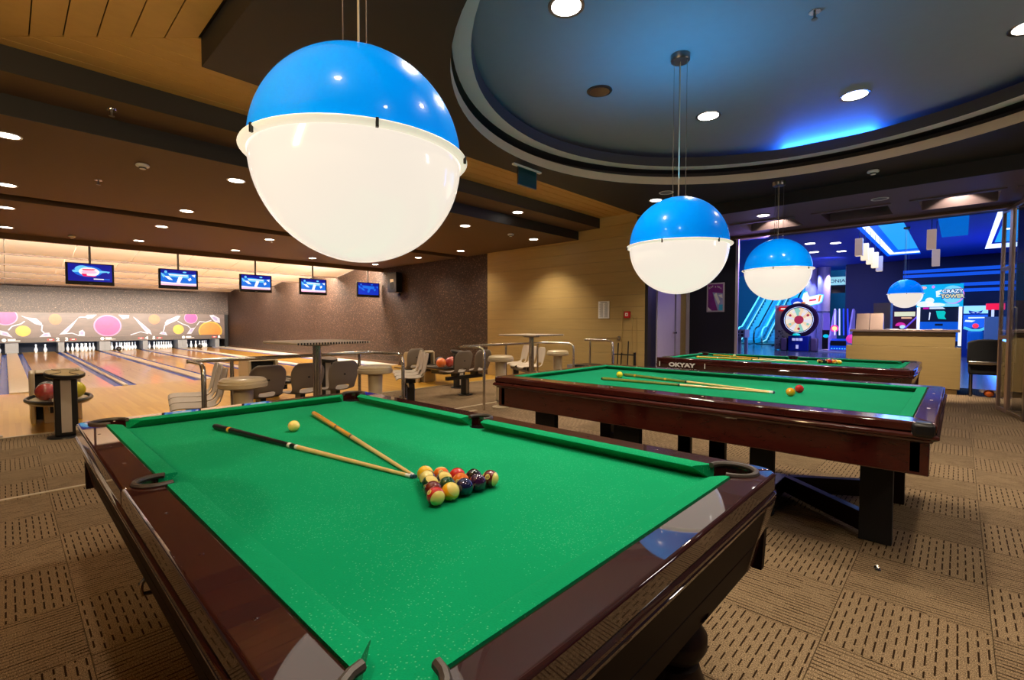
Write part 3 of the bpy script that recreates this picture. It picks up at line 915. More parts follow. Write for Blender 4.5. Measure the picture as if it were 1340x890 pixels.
def pool_table(name, label, cx, cy, zt, zb, a, b, A, B, felt, wood, wood_d, leg_style, logo=False):
    """a, b: half size to the back of the cushions; A, B: half outer size; zt rail top, zb bed"""
    t = thing(name, label, 'pool table', (cx, cy, 0), 0)
    rc, rs = 0.072, 0.058
    so_, ci = 0.012, 0.018                      # side pocket centre lies this far outside the cushion back
    # bed with pocket notches
    bed = []
    def arc(c, r, a0, a1, n=8):
        return [(c[0] + r * math.cos(R(a0 + (a1 - a0) * i / n)), c[1] + r * math.sin(R(a0 + (a1 - a0) * i / n))) for i in range(n + 1)]
    sa = math.degrees(math.acos(so_ / rs))
    bed += arc((a - ci, b - ci), rc, 270, 180)
    bed += arc((-a + ci, b - ci), rc, 0, -90)
    bed += arc((-a - so_, 0), rs, sa, -sa)
    bed += arc((-a + ci, -b + ci), rc, 90, 0)
    bed += arc((a - ci, -b + ci), rc, 180, 90)
    bed += arc((a + so_, 0), rs, 180 + sa, 180 - sa)
    MB().prism(bed, zb - 0.025, zb).build('playing_surface', felt, t, smooth=False)
    # wooden rails, one piece between each pair of pockets
    cr = 0.07
    zr = zt - 0.062
    oc = [(A - cr + cr * math.cos(R(k)), B - cr + cr * math.sin(R(k))) for k in (45, 30, 15, 0)]
    p45 = (A - cr + cr * math.cos(R(45)), B - cr + cr * math.sin(R(45)))
    cang = math.degrees(math.acos(ci / rc))
    side = [(A, 0)] + oc[::-1] + arc((a - ci, b - ci), rc, 45, -cang, 10) + arc((a + so_, 0), rs, 180 - sa, 0, 8)
    end = [(A - cr + cr * math.cos(R(k)), B - cr + cr * math.sin(R(k))) for k in (45, 60, 75, 90)]
    end = end + [(-x, y) for x, y in end[::-1]] + [(-x, y) for x, y in arc((a - ci, b - ci), rc, 45, 90 + cang, 10)] + arc((a - ci, b - ci), rc, 90 + cang, 45, 10)
    for sx in (1, -1):
        for sy in (1, -1):
            p = [(sx * q[0], sy * q[1]) for q in side]
            MB().prism(p if sx * sy > 0 else p[::-1], zr, zt).build('rail', wood, t, bevel=0.009)
    for sy in (1, -1):
        p = [(q[0], sy * q[1]) for q in end]
        MB().prism(p if sy > 0 else p[::-1], zr, zt).build('rail', wood, t, bevel=0.009)
    # beaded moulding under the rail
    mo = MB()
    def rr(ax, by, z, c=0.07):
        pts = []
        for qx, qy, a0 in ((1, 1, 0), (-1, 1, 90), (-1, -1, 180), (1, -1, 270)):
            for k in (0, 30, 60, 90):
                pts.append((qx * (ax - c) + c * math.cos(R(a0 + k)), qy * (by - c) + c * math.sin(R(a0 + k)), z))
        return pts
    mo.loft([rr(A - 0.004, B - 0.004, zr + 0.004), rr(A + 0.005, B + 0.005, zr - 0.004), rr(A + 0.006, B + 0.006, zr - 0.010), rr(A - 0.001, B - 0.001, zr - 0.016), rr(A + 0.003, B + 0.003, zr - 0.022), rr(A + 0.002, B + 0.002, zr - 0.030), rr(A - 0.008, B - 0.008, zr - 0.036)], caps=False)
    mo.build('moulding', wood, t)
    # apron boards, leaning inwards
    z1, z2 = zr - 0.028, zr - 0.27
    za = (z1 + z2) / 2 - 0.02
    i1, i2 = 0.010, 0.062
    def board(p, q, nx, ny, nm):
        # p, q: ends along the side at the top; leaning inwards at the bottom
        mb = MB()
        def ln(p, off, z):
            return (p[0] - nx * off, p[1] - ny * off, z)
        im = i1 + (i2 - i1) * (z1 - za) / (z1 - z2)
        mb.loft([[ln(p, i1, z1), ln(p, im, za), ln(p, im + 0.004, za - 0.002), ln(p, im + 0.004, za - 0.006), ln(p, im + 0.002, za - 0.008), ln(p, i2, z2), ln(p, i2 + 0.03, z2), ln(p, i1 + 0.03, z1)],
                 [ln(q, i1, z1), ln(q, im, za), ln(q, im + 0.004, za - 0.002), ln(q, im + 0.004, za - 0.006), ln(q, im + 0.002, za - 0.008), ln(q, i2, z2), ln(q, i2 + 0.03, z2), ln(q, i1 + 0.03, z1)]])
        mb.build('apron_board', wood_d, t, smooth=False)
    e = 0.03
    board((A, -B + e), (A, B - e), 1, 0, 'r')
    board((-A, -B + e), (-A, B - e), -1, 0, 'l')
    board((-A + e, B), (A - e, B), 0, 1, 'f')
    board((-A + e, -B), (A - e, -B), 0, -1, 'n')
    for sx in (1, -1):
        for sy in (1, -1):
            c_ = MB()
            c_.loft([[(sx * (A - 0.007 - d), sy * (B - 0.10 - d), z), (sx * (A - 0.007 - d), sy * (B - 0.007 - d), z), (sx * (A - 0.10 - d), sy * (B - 0.007 - d), z), (sx * (A - 0.13 - d), sy * (B - 0.13 - d), z)]
                     for d, z in ((0.0, z1), (0.050, z2 + 0.002))])
            c_.build('corner_post', wood, t, smooth=False, bevel=0.006)
    # cushions
    nose = 0.058
    def cushion(p, q, nx, ny, cut0, cut1):
        p, q = Vector((*p, 0)), Vector((*q, 0))
        d = (q - p).normalized()
        nrm = Vector((nx, ny, 0))        # towards the table centre
        prof = [(0, zb - 0.004), (0, zt + 0.002), (0.028, zt + 0.0015), (0.052, zt - 0.001), (nose, zt - 0.004), (nose - 0.001, zt - 0.007), (0.012, zb + 0.001), (0.010, zb - 0.004)]
        loops = []
        for e_, cut in ((p, cut0), (q, -cut1)):
            loops.append([tuple(e_ + nrm * u + d * (cut * u) + Vector((0, 0, zz))) for u, zz in prof])
        MB().loft(loops).build('cushion', felt, t, ang=30)
    g = ci + math.sqrt(rc * rc - ci * ci)
    h_ = math.sqrt(rs * rs - so_ * so_)
    for sx in (1, -1):
        cushion((sx * a, h_), (sx * a, b - g), -sx, 0, 0.35, 0.95)
        cushion((sx * a, -b + g), (sx * a, -h_), -sx, 0, 0.95, 0.35)
    for sy in (1, -1):
        cushion((-a + g, sy * b), (a - g, sy * b), 0, -sy, 0.95, 0.95)
    # pockets: dark cup, leather rim
    def pocket(c, r, a0, a1, nm):
        p = MB().lathe([(0.001, zb - 0.10), (r * 0.8, zb - 0.10), (r * 1.0, zb - 0.026), (r * 1.0, zb - 0.004)], 24, c=(c[0], c[1], 0)).build('pocket', M['blackmat'], t)
        pts = [(c[0] + (r + 0.002) * math.cos(R(a0 + (a1 - a0) * k / 16)), c[1] + (r + 0.002) * math.sin(R(a0 + (a1 - a0) * k / 16)), zt + 0.002) for k in range(17)]
        MB().tube(pts, 0.0095, 8).build('pocket_rim', M['leather'], p)
        # leather facings down the throat
    for sx in (1, -1):
        for sy in (1, -1):
            ac = math.degrees(math.atan2(sy, sx))
            pocket((sx * (a - ci), sy * (b - ci)), rc, ac - 132, ac + 132, 'corner')
        pocket((sx * (a + so_), 0), rs, (0 if sx > 0 else 180) - 118, (0 if sx > 0 else 180) + 118, 'side')
    # diamonds
    for sx in (1, -1):
        for k in (-3, -2, -1, 1, 2, 3):
            MB().lathe([(0.001, 0.0012), (0.0055, 0.0008), (0.006, 0)], 10, c=(sx * (a + A) / 2 + 0.0, k * b / 4.0, zt)).build('diamond', M['pearl'] if leg_style != 'turned' else wood, t)
    # legs
    if leg_style == 'turned':
        prof = [(0.001, 0), (0.060, 0), (0.066, 0.03), (0.05, 0.06), (0.045, 0.10), (0.062, 0.16), (0.078, 0.24), (0.080, 0.30), (0.066, 0.345), (0.050, 0.355), (0.072, 0.37), (0.088, 0.40), (0.088, 0.43), (0.07, 0.455), (0.06, 0.47), (0.08, 0.49), (0.09, z2 + 0.02)]
        for sx in (1, -1):
            for k in (1, -1):
                MB().lathe(prof, 28, c=(sx * 0.28, k * (B - 0.14 - 0.3 * (k > 0)), 0)).build('leg', M['mahogd'], t)
        MB().box(-A + 0.12, A - 0.12, -B + 0.12, B - 0.12, z2 + 0.02, zb - 0.026).build('slate_frame', M['blackmat'], t, smooth=False)
    else:
        MB().box(-A + 0.14, A - 0.14, -B + 0.16, B - 0.16, z2 - 0.04, zb - 0.026).build('slate_frame', M['blackmat'], t, smooth=False)
        for sx in (1, -1):
            for k in (1, -1):
                MB().box(sx * (A - 0.36) - 0.1, sx * (A - 0.36) + 0.1, k * (B - 0.45) - 0.1, k * (B - 0.45) + 0.1, 0, z2 - 0.04).build('leg', M['mahogd'], t, bevel=0.01)
    return t


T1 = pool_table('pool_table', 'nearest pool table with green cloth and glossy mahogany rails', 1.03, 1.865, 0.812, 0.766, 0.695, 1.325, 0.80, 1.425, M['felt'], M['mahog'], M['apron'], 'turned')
# steel bracket seen low at the left side of the near table
MB().tube([(-0.58, 0.46, 0.34), (-0.66, 0.46, 0.33), (-0.69, 0.46, 0.29), (-0.685, 0.46, 0.25), (-0.60, 0.46, 0.24), (-0.52, 0.46, 0.24)], 0.009, 8).build('ball_return_hook', M['chrome'], T1)
MB().box(-0.58, -0.42, 0.40, 0.52, 0.18, 0.48).build('ball_return_box', M['blackmat'], T1, smooth=False)  # black block standing in for the shadow under the table

T3 = pool_table('pool_table', 'farthest pool table with white maker lettering on its mahogany side', 7.43, 1.81, 0.815, 0.777, 0.70, 1.36, 0.83, 1.47, M['felt2'], M['mahog2'], M['mahog2'], 'box')
EXL, EYL = (0, -1, 0), (0, 0, 1)                                        # lettering that faces -X
lt = MB()
o0 = (-0.845, 1.06, 0.722)
lettering(lt, 'OKYAY', 0.078, o0, EXL, EYL, 0, 0.004, 1.45, off=0.002)
for k, sx in ((0, -0.33), (0, 0.33)):
    lt.flat(o0, EXL, EYL, [(sx - 0.006, -0.03), (sx + 0.006, -0.03), (sx + 0.006, 0.04), (sx - 0.006, 0.04)], 0.002)
lt.flat(o0, EXL, EYL, [(-0.33, -0.06), (-0.30, -0.095), (0.30, -0.095), (0.33, -0.06), (0.34, -0.06), (0.305, -0.105), (-0.305, -0.105), (-0.34, -0.06)], 0.002)
lettering(lt, 'BILARDO MASASI', 0.042, (-0.845, 1.06, 0.655), EXL, EYL, 0, 0.002, 1.35, off=0.002)
lt.build('maker_lettering', M['whiteprint'], T3, smooth=False)
MB().box(-0.845, -0.838, 1.33, 1.36, 0.55, 0.62).box(-0.845, -0.838, 1.375, 1.405, 0.55, 0.62).build('label_plate', M['grey'], T3, smooth=False)


# ---- carom table, no pockets
def carom_table():
    cx, cy = 3.985, 1.575
    a, b = 0.775, 1.41             # back of cushions
    A, B = 0.935, 1.51
    zt, zb = 0.835, 0.797
    t = thing('carom_table', 'middle pocketless carom table with green cloth and pearl dots on red mahogany rails', 'carom table', (cx, cy, 0))
    MB().box(-a - 0.01, a + 0.01, -b - 0.01, b + 0.01, zb - 0.03, zb).build('playing_surface', M['felt2'], t, smooth=False)
    zr = zt - 0.055
    for s in (1, -1):
        MB().prism([(s * A, -B), (s * A, B), (s * a, b), (s * a, -b)][::s], zr, zt).build('rail', M['mahog2'], t, bevel=0.012)
        MB().prism([(-A, s * B), (A, s * B), (a, s * b), (-a, s * b)][::-s], zr, zt).build('rail', M['mahog2'], t, bevel=0.012)
    def cushion(p, q, nx, ny):
        p, q, nrm = Vector((*p, 0)), Vector((*q, 0)), Vector((nx, ny, 0))
        d = (q - p).normalized()
        prof = [(0, zb - 0.004), (0, zt + 0.001), (0.03, zt), (0.051, zt - 0.002), (0.056, zt - 0.006), (0.012, zb + 0.001), (0.010, zb - 0.004)]
        MB().loft([[tuple(e_ + nrm * u + d * (c * u) + Vector((0, 0, zz))) for u, zz in prof] for e_, c in ((p, 1), (q, -1))]).build('cushion', M['felt2'], t, ang=30)
    for s in (1, -1):
        cushion((s * a, -b), (s * a, b), -s, 0)
        cushion((-a, s * b), (a, s * b), 0, -s)
    # rail skirt and apron
    def frame(prof, nm, mat):
        mb = MB()
        mb.loft([[(A - i, -B + i, z), (A - i, B - i, z), (-A + i, B - i, z), (-A + i, -B + i, z)] for i, z in prof], caps=False)
        return mb.build(nm, mat, t, smooth=False, bevel=0.004)
    frame([(0.0, zr), (-0.012, zr - 0.008), (-0.012, zr - 0.022), (0.010, zr - 0.034), (0.014, zr - 0.045), (0.03, zr - 0.05)], 'moulding', M['mahog2'])
    z1, z2 = zr - 0.045, zr - 0.215
    for s in (1, -1):
        MB().box(s * (A - 0.05) - 0.02, s * (A - 0.05) + 0.02, -B + 0.025, B - 0.025, z2, z1).build('apron_board', M['mahog2'], t, bevel=0.006)
        MB().box(-A + 0.12, A - 0.12, s * (B - 0.07) - 0.02, s * (B - 0.07) + 0.02, z2, z1).build('apron_board', M['mahog2'], t, bevel=0.006)
        for s2 in (1, -1):
            MB().box(s * (A - 0.03) - 0.05, s * (A - 0.03) + 0.045, s2 * (B - 0.05) - 0.045, s2 * (B - 0.05) + 0.045, zr - 0.02, zt + 0.001).build('corner_cap', M['black'], t, bevel=0.02) if s < 0 and s2 < 0 else None
            MB().box(s * (A - 0.055) - 0.025, s * (A - 0.055) + 0.025, s2 * (B - 0.08) - 0.025, s2 * (B - 0.08) + 0.025, z2 + 0.01, z1).build('corner_plate', M['chrome'], t, bevel=0.006)
    MB().box(-A + 0.08, A - 0.08, -B + 0.11, B - 0.11, z2 + 0.02, zb - 0.03).build('slate_frame', M['blackmat'], t, smooth=False)
    # pearl dots
    for s in (1, -1):
        for k in range(-3, 4):
            MB().lathe([(0.001, 0.0015), (0.0075, 0.001), (0.008, 0)], 12, c=(s * (a + 0.055), k * b / 4 * 0.98, zt)).build('diamond', M['pearl'], t)
        for k in (-1, 0, 1):
            MB().lathe([(0.001, 0.0015), (0.0075, 0.001), (0.008, 0)], 12, c=(k * a / 2, s * (b + 0.05), zt)).build('diamond', M['pearl'], t)
    # black panel legs and low struts
    zl = z2 + 0.03
    X1, X2 = 3.58 - cx, 4.46 - cx
    for y0, y1 in ((0.26, 0.42), (0.90, 1.05), (1.90, 2.14), (2.78, 3.02)):
        MB().box(X1 - 0.03, X1 + 0.03, y0 - cy, y1 - cy, 0, zl).build('leg', M['blackmat'], t, bevel=0.004)
    for y0, y1 in ((0.26, 0.42), (1.52, 1.66), (1.84, 1.96), (2.70, 2.84)):
        MB().box(X2 - 0.03, X2 + 0.03, y0 - cy, y1 - cy, 0, zl).build('leg', M['mahogd'], t, bevel=0.004)
    def strut(p, q):
        d = Vector((q[0] - p[0], q[1] - p[1], 0)).normalized()
        n_ = Vector((-d.y, d.x, 0)) * 0.03
        mb = MB()
        mb.loft([[tuple(Vector((e_[0] - cx, e_[1] - cy, 0)) + n_ * s_ + Vector((0, 0, zz))) for s_, zz in ((-1, 0.03), (1, 0.03), (1, 0.15), (-1, 0.15))] for e_ in (p, q)])
        mb.build('strut', M['mahogd'], t, smooth=False, bevel=0.004)
    strut((3.58, 0.34), (4.08, 0.94))
    strut((4.46, 0.36), (4.10, 0.92))
    strut((3.60, 2.80), (4.06, 2.25))
    strut((4.46, 2.70), (4.08, 2.25))
    strut((4.08, 0.94), (4.07, 2.25))
    strut((3.58, 0.97), (4.06, 0.97))
    return t


carom_table()

# ================================================================== BALLS
NUMC = {1: (0.88, 0.52, 0.012), 2: (0.006, 0.010, 0.06), 3: (0.55, 0.012, 0.008), 4: (0.035, 0.006, 0.045), 5: (0.75, 0.16, 0.008), 6: (0.006, 0.06, 0.02), 7: (0.13, 0.008, 0.008), 8: (0.006, 0.006, 0.007)}
BM = {}
NM = {1: 'yellow', 2: 'dark blue', 3: 'red', 4: 'purple', 5: 'orange', 6: 'green', 7: 'maroon', 8: 'black'}
for k, c in NUMC.items():
    BM[k] = pm('ball_' + NM[k].replace(' ', '_'), c, 0.1, coat=1.0, var=0.06, scale=20, crough=0.02)
ballblack = pm('ball_digit', (0.01, 0.01, 0.01), 0.4)


def ball(num, x, y, z, label, axis=None, disc=None, r=0.028575, group=None, roll=0.0):
    """axis: direction of the stripe axis (cream caps); disc: direction of the visible number disc"""
    t = thing('billiard_ball', label, 'billiard ball', (x, y, z), 0, group)
    base = num if num <= 8 else num - 8
    b = MB()
    m = 16
    n_ = 32
    prof = []
    angs_ = [0, 10, 22, 34, 45, 55.7, 63, 72, 81, 90]
    angs_ = angs_ + [180 - q for q in angs_[::-1][1:]]
    for q in angs_:
        prof.append((max(r * math.sin(R(q)), 1e-6), -r * math.cos(R(q)), 1 if (num > 8 and (q < 55.6 or q >= 124.2)) else 0))
    b.lathe(prof, n_)
    ax = Vector(axis or (0.2, 0.3, 1)).normalized()
    b.xf(ax.to_track_quat('Z', 'Y').to_matrix().to_4x4())
    b.build('shell', [BM[base], M['ballcream']], t, ang=60)
    dv = Vector(disc or ((-0.5, -0.6, 0.6))).normalized()
    if num > 8:
        dv = (dv - ax * dv.dot(ax)).normalized()
    for s in (1, -1):
        d = dv * s
        e1 = Vector((0, 0, 1)).cross(d)
        e1 = e1.normalized() if e1.length > 1e-3 else Vector((1, 0, 0))
        e1 = (Matrix.Rotation(roll, 4, d) @ e1)
        e2 = d.cross(e1)
        dm = MB()
        rr_ = 0.0085
        vs_, fs_ = [tuple(d * (r + 0.00025))], []
        for q in (0.5, 1.0):
            for k in range(16):
                u, v_ = rr_ * q * math.cos(math.pi * k / 8), rr_ * q * math.sin(math.pi * k / 8)
                p = d * math.sqrt(r * r - u * u - v_ * v_) + e1 * u + e2 * v_
                vs_.append(tuple(p.normalized() * (r + 0.00025)))
        for k in range(16):
            fs_.append((0, 1 + k, 1 + (k + 1) % 16))
            fs_.append((1 + k, 17 + k, 17 + (k + 1) % 16, 1 + (k + 1) % 16))
        dm.add(vs_, fs_)
        do = dm.build('number_disc', M['ballcream'], t)
        tv, tf = text_geo(str(num), 0.011, 0.0004)
        nb = MB()
        nb.add([tuple((d * r + e1 * v_.x + e2 * v_.y).normalized() * (r + 0.0006)) for v_ in tv], tf)
        nb.build('number', ballblack, do, smooth=False)
    return t


ZB = 0.766 + 0.0287
RA, RB_, RC = Vector((0.990, 1.345, 0)), Vector((0.882, 1.146, 0)), Vector((1.111, 1.144, 0))
u_ = (RC - RA) / 4
v_ = (RB_ - RA) / 4
rack = [[1, 13, 3, 8, 15], [12, 10, 5, 4], [14, 6, 2], [7, 9], [11]]
ROWL = ['back edge', 'second line', 'third line', 'fourth line', 'front tip']
AX = {13: (0.35, 0.5, 0.75), 15: (0.35, -0.9, -0.05), 12: (-0.62, -0.45, 0.62), 10: (-0.05, -0.55, 0.85), 14: (0.20, -0.45, 0.85), 9: (0.10, -0.72, 0.62), 11: (-0.25, -0.92, -0.10)}
SIDE = (0.77, -0.64, 0.05)
DS = {15: (-0.80, -0.25, 0.45), 11: (-0.80, 0.05, 0.62), 9: (-0.25, -0.62, -0.75), 5: (-0.85, -0.45, 0.25), 1: (0.2, -0.2, 0.95), 2: SIDE, 3: SIDE, 4: SIDE, 6: SIDE, 7: SIDE, 8: SIDE}
for r_, row in enumerate(rack):
    for k, num in enumerate(row):
        p = RA + v_ * r_ + u_ * k
        base = num if num <= 8 else num - 8
        lb = ('solid %s' if num <= 8 else 'cream and %s striped') % NM[base]
        ball(num, p.x, p.y, ZB, '%s billiard ball numbered %d in the rack on the nearest table' % (lb, num), AX.get(num), DS.get(num))


def plain_ball(mat, x, y, z, r, label):
    t = MB().sphere((0, 0, 0), r, 32, 18).build('billiard_ball', mat, None, (x, y, z))
    return tag(t, label, 'billiard ball')


plain_ball(M['ballcream'], 0.998, 2.468, ZB, 0.0286, 'cream cue ball lying alone between the two cues on the nearest table')
lemon = pm('lemon_ball', (0.85, 0.66, 0.03), 0.08, coat=1.0, var=0.05)
egg = pm('egg_yellow_ball', (0.86, 0.40, 0.012), 0.08, coat=1.0, var=0.05)
crim = pm('crimson_ball', (0.60, 0.012, 0.012), 0.08, coat=1.0, var=0.05)
ZC = 0.797 + 0.0308
plain_ball(lemon, 4.02, 2.36, ZC, 0.0307, 'lemon yellow carom ball beside the cue butts on the middle table')
plain_ball(egg, 3.84, 0.868, ZC, 0.0307, 'egg yellow carom ball touching distance before the red ball')
plain_ball(crim, 4.07, 0.862, ZC, 0.0307, 'red carom ball behind the yellow one on the middle table')
ZP3 = 0.777 + 0.0287
plain_ball(M['ballcream'], 7.80, 2.55, ZP3, 0.0286, 'cream cue ball between the two cues on the farthest table')
rack3 = [[9, 13, 3, 8, 15], [1, 10, 5, 2], [14, 6, 4], [7, 12], [11]]
for r_, row in enumerate(rack3):
    for k, num in enumerate(row):
        base = num if num <= 8 else num - 8
        x = 7.60 + 0.0496 * r_ - 0.05
        y = 1.17 + 0.0572 * (k + r_ * 0.5) - 0.03
        lb = ('solid %s' if num <= 8 else 'cream and %s striped') % NM[base]
        ball(num, x, y, ZP3, '%s billiard ball numbered %d in the rack on the farthest table' % (lb, num), AX.get(num), DS.get(num))


# ================================================================== CUES
def cue(p0, p1, zb, label, butt, frac, ring):
    L = 1.45
    p0, p1 = Vector((*p0, 0)), Vector((*p1, 0))
    d = p1 - p0
    t = thing('billiard_cue', label, 'billiard cue', (p0.x, p0.y, zb))
    def seg(f0, f1, nm, mat, xr=0.0, n=14):
        def rad(f): return 0.0148 + (0.0066 - 0.0148) * f
        a_ = d * f0
        b_ = d * f1
        return MB().cyl((a_.x, a_.y, rad(f0) + 0.0003), (b_.x, b_.y, rad(f1) + 0.0003), rad(f0) + xr, rad(f1) + xr, n).build(nm, mat, t)
    seg(-0.010, 0.0, 'bumper', M['black'], -0.002)
    bt = seg(0.0, frac, 'butt', butt)
    if ring:
        for q, m_ in ring:
            seg(q, q + 0.014, 'decorative_ring', m_, 0.0004)
    seg(frac, frac + 0.012, 'joint_collar', M['black'] if butt is not M['black'] else M['white'], 0.0003)
    seg(frac + 0.012, 0.975, 'shaft', M['cuewood'])
    seg(0.975, 0.992, 'ferrule', M['white'])
    seg(0.992, 1.0, 'tip', M['bluetip'])
    return t


cue((0.741, 2.813), (0.982, 1.405), 0.766, 'cue with a black butt lying on the nearest table left of the cue ball', M['black'], 0.50, [(0.09, M['amber']), (0.46, M['white'])])
cue((1.250, 2.795), (0.988, 1.400), 0.766, 'cue with an amber butt lying on the nearest table right of the cue ball', M['amber'], 0.49, [(0.32, M['black'])])
cue((3.745, 2.37), (3.895, 0.985), 0.797, 'cue with black grip and olive butt nearer the front rail of the middle table', M['olive'], 0.49, [])
cue((4.18, 2.39), (3.935, 0.995), 0.797, 'cue with olive marbled butt lying behind the other on the middle table', M['olive'], 0.47, [(0.32, M['amber']), (0.08, M['amber'])])
cue((7.40, 2.98), (7.56, 1.50), 0.777, 'cue with amber butt lying nearer the front rail of the farthest table', M['amber'], 0.52, [(0.2, M['cuewood'])])
cue((8.02, 2.95), (7.60, 1.52), 0.777, 'cue with amber butt lying behind the cue ball of the farthest table', M['amber'], 0.52, [(0.2, M['cuewood'])])

# ================================================================== BOWLING LANES
LC = {1: -0.66, 2: 1.01, 3: 2.44, 4: 4.04, 5: 5.54, 6: 7.16}
ORDL = {1: 'at the left edge of the photo', 2: 'with only two pins left standing', 3: 'ending under the left half of the big pink disc', 4: 'ending right of the big pink disc', 5: 'ending between the orange and yellow discs', 6: 'nearest the papered wall'}
LW = {1: 'leftmost', 2: 'second', 3: 'third', 4: 'fourth', 5: 'fifth', 6: 'rightmost'}
HW = 0.525
for k, cx in LC.items():
    t = thing('bowling_lane', 'glossy maple bowling lane %s' % ORDL[k], 'bowling lane', (cx, 12.86, 0))
    MB().box(-HW, HW, 0, 18.0, -0.05, 0.0).build('lane_bed', M['lane'], t, smooth=False)
    for s in (1, -1):
        g = MB()
        x0, x1 = (HW, HW + 0.15) if s > 0 else (-HW - 0.15, -HW)
        mid, hw = (x0 + x1) / 2, (x1 - x0) / 2
        pr = [(mid + hw * math.cos(R(180 + 18 * q)), -0.012 + 0.06 * math.sin(R(180 + 18 * q))) for q in range(11)]
        g.loft([[(p[0], yy, p[1]) for p in pr] + [(pr[-1][0], yy, -0.1), (pr[0][0], yy, -0.1)] for yy in (0.0, 17.4)])
        g.build('gutter', M['gutter'], t)
    # arrow marks inlaid in the lane
    a_ = MB()
    for q in range(-3, 4):
        yy = 4.6 - abs(q) * 0.45
        a_.add([(q * 0.135 - 0.018, yy - 0.15, 0.0012), (q * 0.135 + 0.018, yy - 0.15, 0.0012), (q * 0.135, yy, 0.0012)], [(0, 1, 2)])
    a_.build('arrow_marks', M['groove'], t, smooth=False, kind='stuff')
ks = sorted(LC)
for a_, b_ in list(zip(ks[:-1], ks[1:])) + [(6, 7)]:
    x0 = LC[a_] + HW + 0.152
    x1 = LC[b_] - HW - 0.152 if b_ in LC else 8.45
    t = MB().box(x0, x1, 12.86, 30.2, -0.1, 0.022).build('lane_capping', M['capping'], bevel=0.006)
    tag(t, 'cream capping strip %s' % ('along the foot of the papered wall' if b_ == 7 else 'right of the %s bowling lane' % LW[a_]), 'lane divider')

# pins: two on lane 2, full racks elsewhere
pin_prof = [(0.001, 0), (0.0515, 0.0), (0.058, 0.02), (0.066, 0.06), (0.0605, 0.115), (0.060, 0.115), (0.052, 0.16), (0.035, 0.215), (0.025, 0.255), (0.0235, 0.28), (0.028, 0.315), (0.032, 0.338), (0.031, 0.355), (0.022, 0.374), (0.001, 0.381)]
pin_prof = [(0.001, 0), (0.0286, 0.0), (0.036, 0.02), (0.0495, 0.057), (0.0590, 0.090), (0.0605, 0.1143), (0.0578, 0.147), (0.0485, 0.180), (0.035, 0.215), (0.0258, 0.2445), (0.0234, 0.2635), (0.0250, 0.29), (0.0300, 0.32), (0.0324, 0.343), (0.0300, 0.362), (0.018, 0.378), (0.001, 0.381)]
pin_me = MB().lathe(pin_prof, 18)
pm_o = None
def pin(x, y, label, group):
    global pm_o
    if pm_o is None:
        pm_o = pin_me.build('bowling_pin', [M['pins']])
        o = pm_o
    else:
        o = pm_o.copy()
        C.objects.link(o)
    o.location = (x, y, 0.0)
    tag(o, label, 'bowling pin', group)
D = 0.3048
for k in (1, 3, 4, 5, 6):
    for r_ in range(4):
        for q in range(r_ + 1):
            if k == 6 and (r_, q) in ((0, 0), (3, 1), (2, 1)):
                continue
            pin(LC[k] + (q - r_ / 2) * D, 29.75 + r_ * 0.264 - 0.06, '%s white bowling pin of the rack at the end of the %s lane' % ((('head',), ('second row left', 'second row right'), ('third row left', 'third row middle', 'third row right'), ('back row leftmost', 'back row second', 'back row third', 'back row rightmost'))[r_][q], LW[k]), 'pins racked on the %s lane' % LW[k])
pin(0.92, 30.15, 'left one of the two white pins standing on lane 2', None)
pin(1.22, 30.15, 'right one of the two white pins standing on lane 2', None)

# masking unit with its mural and lane number strip
mk = thing('masking_unit', 'long mural panel with glowing discs and lane numbers over the pins', 'masking unit', (0, 29.60, 0))
mural_m = pm('mural_ground', (0.085, 0.053, 0.045), 0.45, var=0.55, scale=1.6, stretch=(1, 1, 3.5))
MB().box(-3.2, 8.30, 0, 0.05, 0.69, 1.80).build('mural_panel', mural_m, mk, smooth=False)
MB().box(-3.2, 8.30, -0.01, 0.05, 0.47, 0.685).build('number_strip', pm('strip_ground', (0.05, 0.028, 0.02), 0.45, var=0.4, scale=2, stretch=(1, 1, 4)), mk, smooth=False)
MB().box(8.30, 8.46, -0.02, 0.05, 0.0, 1.80).build('end_post', M['blackmat'], mk, smooth=False)
PKm = [pm('mural_pink', (0.33, 0.018, 0.16), 0.45, var=0.4, scale=3), pm('mural_pink_rim', (0.42, 0.14, 0.30), 0.45), pm('mural_yellow', (0.48, 0.27, 0.01), 0.45, var=0.3, scale=5), pm('mural_orange', (0.38, 0.10, 0.03), 0.45, var=0.3, scale=5), pm('mural_pale', (0.33, 0.33, 0.42), 0.45, var=0.2), pm('mural_lavender', (0.22, 0.18, 0.36), 0.45), pm('mural_magenta', (0.38, 0.01, 0.18), 0.45, var=0.3, scale=4), pm('mural_amber', (0.48, 0.15, 0.004), 0.45, var=0.4, scale=4)]
EXF, EYF = (1, 0, 0), (0, 0, 1)                                        # faces -Y
O = (0, -0.001, 0)
discs = [(0.02, 1.6, .33, .33, 0, 1), (3.35, 1.20, .46, .46, 0, 1), (0.53, 0.98, .21, .21, 2, 2), (1.55, 1.5, .19, .22, 3, 3), (5.16, 1.52, .21, .22, 3, 3), (6.17, 1.0, .21, .22, 2, 2), (6.73, 1.60, .27, .27, 6, 1), (7.62, 0.90, .50, .46, 7, 2)]
def clipz(p):
    return (max(-3.1, min(8.28, p[0])), max(0.70, min(1.79, p[1])))
for x, z, rx, rz, m_, rim in discs:
    art = MB()
    art.flat(O, EXF, EYF, [clipz(p) for p in circ(x, z, rx * 1.12, rz * 1.12, 32)], 0.0005, rim)
    art.flat(O, EXF, EYF, [clipz(p) for p in circ(x, z, rx, rz, 32)], 0.001, m_)
    art.build('printed_disc', PKm, mk, smooth=False)
